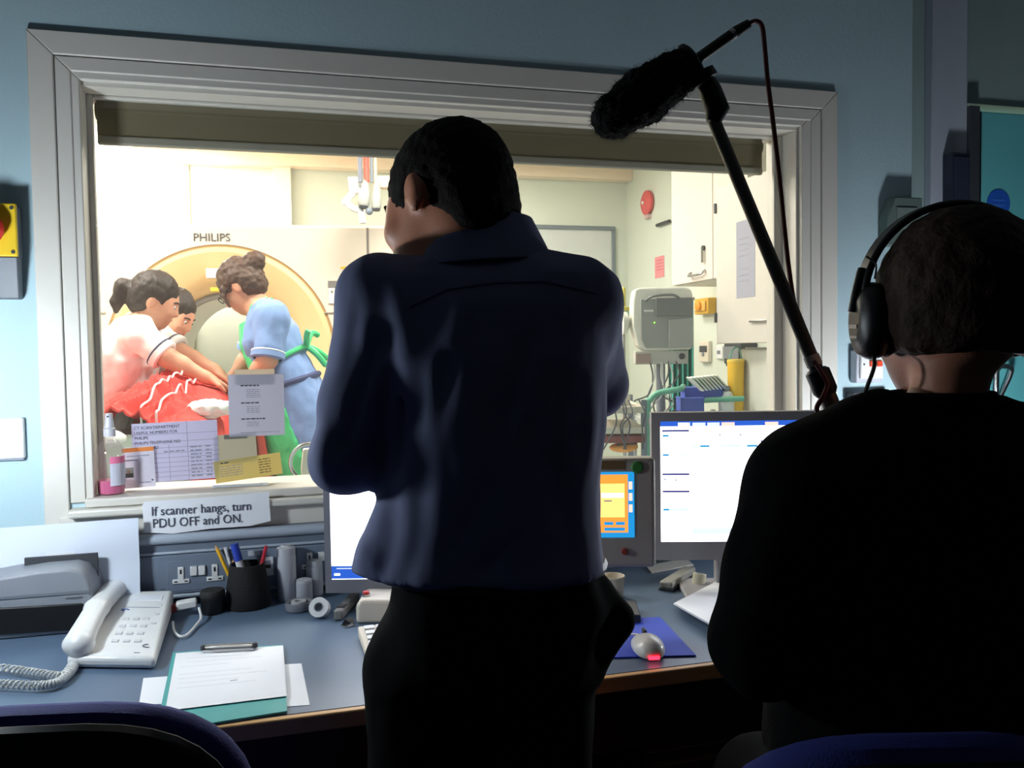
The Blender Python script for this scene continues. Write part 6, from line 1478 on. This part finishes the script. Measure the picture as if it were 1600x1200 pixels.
# collar: band that stands round the neck
nn=48; vv=[]
ctr=at(752,366,DM+.015)
for k in range(nn):
    a=2*math.pi*k/nn; ca,sa=math.cos(a),math.sin(a)      # x right, y forward
    back=max(0,-sa)
    lo=ctr+_r0*.082*ca+MF*(.076*sa+.004)+Vector((0,0,-.050-.022*max(0,sa)-.012*(1-back)*(1 if ca<0 else .6)))
    hi=ctr+_r0*.072*ca+MF*(.068*sa+.006)+Vector((0,0,.024*back+.002+.020*ca*(1-back)-.040*max(0,sa)))
    hi2=ctr+_r0*.076*ca+MF*(.072*sa+.005)+Vector((0,0,.026*back+.002+.020*ca*(1-back)-.040*max(0,sa)))
    lo2=ctr+_r0*.108*ca+MF*(.104*sa-.002)+Vector((0,0,-.048-.016*max(0,sa)+.006*ca))
    vv+=[lo,hi,hi2,lo2]
ff=[]
for k in range(nn):
    for j in range(4): ff.append((k*4+j,k*4+(j+1)%4,((k+1)%nn)*4+(j+1)%4,((k+1)%nn)*4+j))
MB().add(vv,ff).build('collar',SHIRT,man,smooth=True,bevel=.002)
def seam(pix,nm,m_,r=.0012,n=8):
    P_=[]
    for i in range(len(pix)-1):
        for k in range(n):
            t=k/n; P_.append((pix[i][0]*(1-t)+pix[i+1][0]*t,pix[i][1]*(1-t)+pix[i+1][1]*t))
    P_.append(pix[-1]); L_=snap_line(sV,sQ,P_,off=-.0004)
    if len(L_)>2: MB().tube(L_,r,6).build(nm,m_,man,smooth=True)
SEAM=mat('shirt_seam',(80,88,124),.85)
seam([(640,480),(700,452),(770,442),(850,440),(930,458)],'yoke_seam',SEAM,.0014)
# trousers
S=SDF()
S.loft(org,list(_r0),list(MF),[0,0,1],mrow([(872,612,930,.105,.02),(900,612,936,.115,.01),(940,606,952,.124,.01),(985,610,944,.124,.01),(1050,604,922,.118,.015)],DM,org),k=.03,pw=2.5)
for px0,px1 in ((660,652),(845,838)):
    h=at(px0,1040,DM+.02); kn=Vector((at(px1,1200,DM).x,at(px1,1200,DM).y,.46))+MF*.02; an=Vector((kn.x,kn.y,.07))-MF*.03
    S.rc(h,kn,.082,.078,k=.04).rc(kn,an,.080,.072,k=.04)
S.rc(at(930,930,DM+.0),at(962,968,DM+.0),.030,.022,k=.02).rc(at(962,968,DM),at(915,1040,DM),.022,.03,k=.02)
BLK=mat('black_wool',(7,7,8),.95,var=.1,bump=.1,bscale=300,spec=.08)
organic('trousers',S,BLK,man,res=.008,clip=[((0,0,-1),(0,0,.055))],disp=wrinkle(.006,(12,12,7),2))
MB().tube([org+_r0*(.163*math.cos(k*.2618))+MF*(.118*math.sin(k*.2618)+.012)+Vector((0,0,.004)) for k in range(25)],.012,8,caps=False).build('belt',BLACK_PL,man,smooth=True)
for px_ in (650,845):
    b=Vector((at(px_,1200,DM).x,at(px_,1200,DM).y,.04))-MF*.03; s_=SDF(); s_.rc(b,b+MF*.17+Vector((0,0,-.006)),.044,.036,k=.02).rc(b+Vector((0,0,.03)),b+Vector((0,0,.06)),.045,.045,k=.02); organic('shoe',s_,BLACK_PL,man,res=.009,clip=[((0,0,-1),(0,0,.002))])

# ---------------------------------------------------------------- seated sound recordist, seen from behind
DW=.92
wm=thing('person','person in black sweater wearing headphones, seen from behind at the right','person',Vector((at(1465,900,DW).x,at(1465,900,DW).y,0)))
KNIT=mat('black_knit',(8,8,10),.95,var=.1,bump=.25,bscale=500,spec=.08)
hc=at(1484,505,DW+.01); hf=norm(MF*1.0+_r0*.05+Vector((0,0,.03))); hu=norm(Vector((0,0,1)))
nk=at(1462,612,DW+.0)
shL=at(1262,766,DW-.01); elL=at(1190,1006,DW-.02); wrL=at(1310,800,DW+.17)
shR=at(1690,750,DW-.01); elR=at(1745,1010,DW+.0); wrR=at(1405,905,DW+.16)
S=SDF(); add_head(S,hc,hf,hu,.91)
S.rc(nk-Vector((0,0,.05)),hc-hu*.06-hf*.03-_r0*.012,.039,.038,k=.010)
S.rc(nk-Vector((0,0,.06)),at(1465,800,DW+.03),.045,.095,k=.03).rc(at(1465,800,DW+.03),at(1465,1150,DW+.05),.10,.11,k=.05)
pelv=at(1465,1200,DW+.06); pelv.z=.58
S.rc(at(1465,1150,DW+.05),pelv,.11,.12,k=.05)
for a,b,c_ in ((shL,elL,wrL),(shR,elR,wrR)): S.rc(nk-Vector((0,0,.08)),a,.040,.042,k=.03); add_arm(S,a,b,c_,.9)
pole_dir=(at(1108,172,1.12)-at(1285,605,1.06)).normalized()
add_hand(S,wrL,pole_dir*.35+_r0*.7+Vector((0,0,.1)),MF*-.4+_r0*.3,1,.92,.9)
add_hand(S,wrR,-_r0*.8+pole_dir*.3,MF*-.6,-1,.92,.9)
for sg in (-1,1):
    h=pelv+_r0*sg*.09; kn=Vector((h.x,h.y,.55))+MF*.38; an=Vector((kn.x,kn.y,.10)); add_leg(S,h,kn,an,an+MF*.13+Vector((0,0,-.06)),.95)
WSKIN=mat('warm_skin',(190,126,100),.55,var=.08,scale=18,bump=.05,bscale=300)
organic('body',S,WSKIN,wm,res=.0065); add_face(wm,hc,hf,hu,.95,HAIR_M)
# hair pinned up, loose strands
S=SDF(); x,f,u=head_frame(hf,hu); R_=fr(x,f,u); P=lambda a,b,c_: hc+x*a+f*b+u*c_
S.el(P(.002,-.018,.030),(.084,.104,.098),R_,k=.02).el(P(.006,-.055,-.004),(.074,.055,.050),R_,k=.03)
S.el(P(.0,-.05,-.104),(.098,.100,.084),R_,k=.018,sub=True)
S.el(P(.070,-.075,.004),(.038,.042,.036),R_,k=.025).el(P(.052,-.078,.020),(.045,.040,.038),R_,k=.03)
S.el(P(0,.118,-.055),(.085,.078,.112),R_,k=.012,sub=True)
WH=mat('chestnut_hair',(40,25,17),.75,var=.4,scale=70,bump=.35,bscale=240,stretch=(1,.5,.5),spec=.2)
hV=organic('hair',S,WH,wm,res=.0045,disp=wrinkle(.0030,(45,45,45)))
rnd=random.Random(9)
mb=MB()
for k in range(14):
    a=P(.055+rnd.uniform(-.01,.045),-.085+rnd.uniform(-.02,.01),-.030+rnd.uniform(-.01,.02)); b=a+_r0*rnd.uniform(-.005,.02)-Vector((0,0,rnd.uniform(.015,.04))); c_=b+_r0*rnd.uniform(-.02,.012)-Vector((0,0,rnd.uniform(.01,.03)))
    mb.tube(smoothpts([a,b,c_],5),.0007,5)
o=mb.build('loose_strands',WH,wm,smooth=True); o['kind']='stuff'
# sweater
orgw=at(1465,1200,DW)
S=SDF()
def wrow(rows): return [((at((a+b)/2,y,DW)-orgw).z,(at((a+b)/2,y,DW)-orgw).dot(_r0),(at((a+b)/2,y,DW)-orgw).dot(MF)+cy,(b-a)/2*DW/F_PX,ry) for y,a,b,ry,cy in rows]
S.loft(orgw,list(_r0),list(MF),[0,0,1],wrow([(622,1388,1556,.058,.005),(645,1340,1600,.068,.005),(700,1272,1664,.086,.005),(770,1230,1702,.100,.01),(900,1215,1715,.115,.015),(1050,1225,1706,.118,.02),(1200,1222,1708,.122,.03)]),k=.03,pw=2.5)
S.rc(orgw+MF*.04,pelv,.15,.15,k=.06)
S.rc(at(1345,688,DW),shL,.05,.062,k=.05).rc(shL,at(1222,885,DW-.02),.062,.056,k=.03).rc(at(1222,885,DW-.02),elL,.054,.052,k=.03).rc(elL,wrL,.052,.036,k=.02)
S.rc(at(1608,712,DW),shR,.05,.062,k=.05).rc(shR,elR,.062,.052,k=.03).rc(elR,wrR,.052,.036,k=.02)
organic('sweater',S,KNIT,wm,res=.0065,disp=wrinkle(.006,(12,12,8),4),clip=[((0,0,-1),(0,0,.50))])
cz=at(1470,622,DW); MB().lathe(cz-Vector((0,0,.022)),[(.062,0),(.061,.010),(.057,.024),(.053,.030),(.050,.024),(.052,.0)],n=36,cap=False).build('sweater_neckband',KNIT,wm,smooth=True)
S=SDF()
for sg in (-1,1):
    h=pelv+_r0*sg*.09; kn=Vector((h.x,h.y,.555))+MF*.38; an=Vector((kn.x,kn.y,.09)); S.rc(h,kn,.105,.078,k=.05).rc(kn,an,.078,.066,k=.03)
organic('trousers',S,BLK,wm,res=.010)
for sg in (-1,1):
    h=pelv+_r0*sg*.09; b=Vector((h.x,h.y,.045))+MF*.37; s_=SDF(); s_.rc(b,b+MF*.15,.042,.035,k=.02); organic('shoe',s_,BLACK_PL,wm,res=.009,clip=[((0,0,-1),(0,0,.002))])
# her chair
ca=at(1470,1150,.74)
office_chair('office_chair','navy office chair back at the bottom right behind the headphones wearer',Vector((ca.x,ca.y,0)),-.26,.20,.22,at(1450,1160,.74).z-.22,seatz=.45)

# headphones
hp=thing('headphones','black over-ear headphones on the seated person in black','headphones',P(-.10,0,-.06))
BP=mat('headphone_black',(14,14,16),.4); PAD=mat('headphone_pad',(18,18,18),.8)
def arc(k): 
    a=math.radians(192-204*k); return P(.004+.100*math.cos(a),.004,.028+.1035*math.sin(a))
mb=MB(); N=28; vv=[]
for i in range(N+1):
    p=arc(.06+.88*i/N); rd=(p-P(.004,0,.028)); rd=(rd-f*rd.dot(f)).normalized()
    for dx,dy in ((-.004,-.014),(.004,-.014),(.004,.014),(-.004,.014)): vv.append(p+rd*dx+f*dy)
ff=[(i*4+j,i*4+(j+1)%4,i*4+4+(j+1)%4,i*4+4+j) for i in range(N) for j in range(4)]+[(3,2,1,0),(N*4,N*4+1,N*4+2,N*4+3)]
mb.add(vv,ff).build('headband',BP,hp,bevel=.003)
for sg in (-1,1):
    cc=P(sg*.081+.002,.002,.004)
    S=SDF(); S.loft(cc,list(f),list(u),list(x*sg),[(-.004,0,0,.034,.042),(.010,0,0,.036,.044),(.020,0,0,.030,.038),(.026,0,0,.018,.024)],k=.005,pw=2.2)
    cup=organic('ear_cup',S,BP,hp,res=.0035)
    MB().lathe(cc-x*sg*.010,[(.022,-.007),(.036,-.008),(.041,0),(.038,.007),(.022,.007)],n=30,axis=x*sg,cap=False).build('ear_cushion',PAD,hp,smooth=True)
    MB().tube(smoothpts([arc(.06 if sg<0 else .94),cc+u*.058+x*sg*.016,cc+u*.038+x*sg*.022,cc+u*.01+x*sg*.027],5),.0055,10).build('slider',BP,hp,smooth=True)
    MB().obox(cc+x*sg*.0262-u*.006,f,u,x*sg,.012,.0022,.0006).build('cup_mark',mat('silver_mark',(150,146,146),.4),hp)
    MB().obox(cc+x*sg*.0255-u*.018,f,u,x*sg,.010,.0015,.0006).build('cup_mark',mat('silver_mark',(0,0,0)),hp)
cc=P(-.086,-.004,-.040)
MB().tube(smoothpts([cc+u*.010,at(1366,572,DW-.01),at(1352,612,DW-.005),at(1345,640,DW+.05),at(1350,720,DW+.10)],7),.0022,8).build('cable',BLACK_PL,hp,smooth=True)
MB().tube(smoothpts([P(-.097,-.012,.075),P(-.088,-.016,.066),P(-.089,-.016,.05)],5),.0012,6).build('thin_wire',BLACK_PL,hp,smooth=True)

# ---------------------------------------------------------------- boom microphone
bm_=thing('boom_microphone','furry black microphone on a boom pole with a red cable','microphone',at(1396,860,1.0))
POLE=mat('boom_grey',(96,92,84),.45,.3)
A=at(1116,190,1.115); B=at(1281,590,1.06); C_=B+(B-A).normalized()*.30
MB().tube([A,A.lerp(B,.985)],.0088,16).build('pole_upper',POLE,bm_,smooth=True)
MB().tube([B,C_],.0112,16).build('pole_lower',POLE,bm_,smooth=True)
ax=(B-A).normalized()
MB().lathe(B-ax*.012,[(.011,0),(.0155,.004),(.0155,.030),(.012,.036)],n=20,axis=ax).build('lock_collar',BLACK_PL,bm_,smooth=True)
MB().lathe(B-ax*.030,[(.0102,0),(.0102,.014)],n=20,axis=ax).build('cream_band',CREAM_PL,bm_)
# mount handle
H0=at(1130,168,1.112); H1=at(1098,118,1.11)
MB().tube([at(1114,192,1.114),at(1121,172,1.113),at(1110,142,1.112),H1],[.0098,.0165,.0150,.012],16).build('mount_stem',mat('mount_black',(26,26,26),.5),bm_,smooth=True)
q=(H1-H0).normalized(); MB().lathe(at(1099,121,1.10),[(.012,-.008),(.018,-.006),(.018,.006),(.012,.008)],n=20,axis=q).build('mount_knob',BLACK_PL,bm_,smooth=True)
m0=at(948,190,1.10); m1=at(1062,112,1.10); m2=at(1143,54,1.10); m3=at(1170,37,1.10); md=(m1-m0).normalized()
S=SDF(); S.chain([(m0.lerp(m1,.10),.030),(m0.lerp(m1,.5),.034),(m0.lerp(m1,.93),.031)],k=.01)
FUR=mat('black_fur',(10,10,10),1.0,var=.3,bump=.8,bscale=300)
ws_=organic('fur_windshield',S,FUR,bm_,res=.004,disp=wrinkle(.004,(90,90,90)))
fV,fQ=LASTM['V'],LASTM['Q']; fN=vnormals(fV,fQ); rnd=random.Random(5); mb=MB()
for k in range(2600):
    i=rnd.randrange(len(fV)); p=Vector(fV[i]); nrm=Vector(fN[i]); l=rnd.uniform(.004,.009)
    t=(nrm+Vector((rnd.uniform(-1,1),rnd.uniform(-1,1),rnd.uniform(-1.2,.6)))*.55).normalized(); s_=t.orthogonal().normalized()*.0006
    mb.add([p-s_-t*.002,p+s_-t*.002,p+t*l],[(0,1,2)])
o=mb.build('fur',FUR,ws_); o['kind']='stuff'
MB().tube([m1.lerp(m2,-.1),m1.lerp(m2,.97)],.0072,16).build('microphone_body',BLACK_PL,bm_,smooth=True)
MB().lathe(m1.lerp(m2,.26),[(.0076,0),(.0076,.004)],n=16,axis=md).build('silver_ring',METAL,bm_)
MB().lathe(m1.lerp(m2,.98),[(.0074,0),(.0074,.006),(.0058,.010)],n=16,axis=md).build('silver_ring',METAL,bm_)
MB().tube([m2.lerp(m3,.18),m3],[.0078,.0060],14).build('cable_plug',BLACK_PL,bm_,smooth=True)
up_=Vector((0,0,1)); sdv=md.cross(up_).normalized(); upv=sdv.cross(md)
for t_ in (.0,.22):
    c=m1.lerp(m2,t_); MB().tube([c+sdv*.020*math.cos(k*.3927)+upv*.024*math.sin(k*.3927) for k in range(17)],.0048,8,caps=False).build('shock_ring',mat('mount_black',(0,0,0)),bm_,smooth=True)
    for k in range(4):
        a=k*math.pi/2+.7; MB().tube([c+sdv*.007*math.cos(a)+upv*.007*math.sin(a),c+sdv*.019*math.cos(a)+upv*.023*math.sin(a)],.0022,6).build('suspension_band',BLACK_PL,bm_,smooth=True)
MB().tube([m1-upv*.024,m1.lerp(m2,.22)-upv*.024],.006,10).build('cradle_bar',mat('mount_black',(0,0,0)),bm_,smooth=True)
RED=mat('red_cable',(112,26,34),.5)
pts=[m3]+[at(x_,y_,d_) for x_,y_,d_ in ((1182,33,1.10),(1191,42,1.10),(1195,75,1.10),(1200,130,1.10),(1209,200,1.10),(1218,280,1.10),(1226,360,1.095),(1234,430,1.09),(1246,500,1.08),(1264,550,1.065),(1282,580,1.045),(1292,600,1.04),(1286,620,1.035),(1276,640,1.035),(1290,665,1.04),(1320,700,1.04))]
MB().tube(smoothpts(pts,7),.0032,8).build('red_cable',RED,bm_,smooth=True)

# ---------------------------------------------------------------- desk lamps: one inferred beyond the left edge, one added behind the seated person
def desk_lamp(label,base,head,watts,color):
    dl=thing('desk_lamp',label,'lamp',Vector((base[0],base[1],.70)))
    b=Vector((base[0],base[1],.70)); h=Vector(head)
    MB().lathe(b+Vector((0,0,.0005)),[(.07,0),(.07,.012),(.02,.02)],n=28).build('base',WHITE_PL,dl,smooth=True)
    MB().tube(smoothpts([b+Vector((0,0,.02)),b.lerp(h,.5)+Vector((0,.05,0)),h-Vector((0,0,.074))],8),.007,10).build('arm',METAL,dl,smooth=True)
    MB().lathe(h,[(.016,-.075),(.026,-.070),(.026,-.040)],n=20).build('socket',WHITE_PL,dl,smooth=True)
    MB().ball(h,.046,24,14).build('globe',emit_mat('lamp_globe_%d'%len(MATS),[int(255*v**(1/2.2)) for v in color],watts/(math.pi*4*math.pi*.046**2)),dl,smooth=True)
    return dl
desk_lamp('white desk lamp at the left end of the desk',(-.85,1.85),(-.68,1.60,1.18),LAMP_W*1.35,(.84,.94,1.0))
desk_lamp('added white desk lamp, unseen behind the seated person at the right',(1.68,1.86),(1.70,1.66,.96),LAMP_W*.95,(.90,.95,1.0))  # added lamp, out of sight, brightens the right wall and door
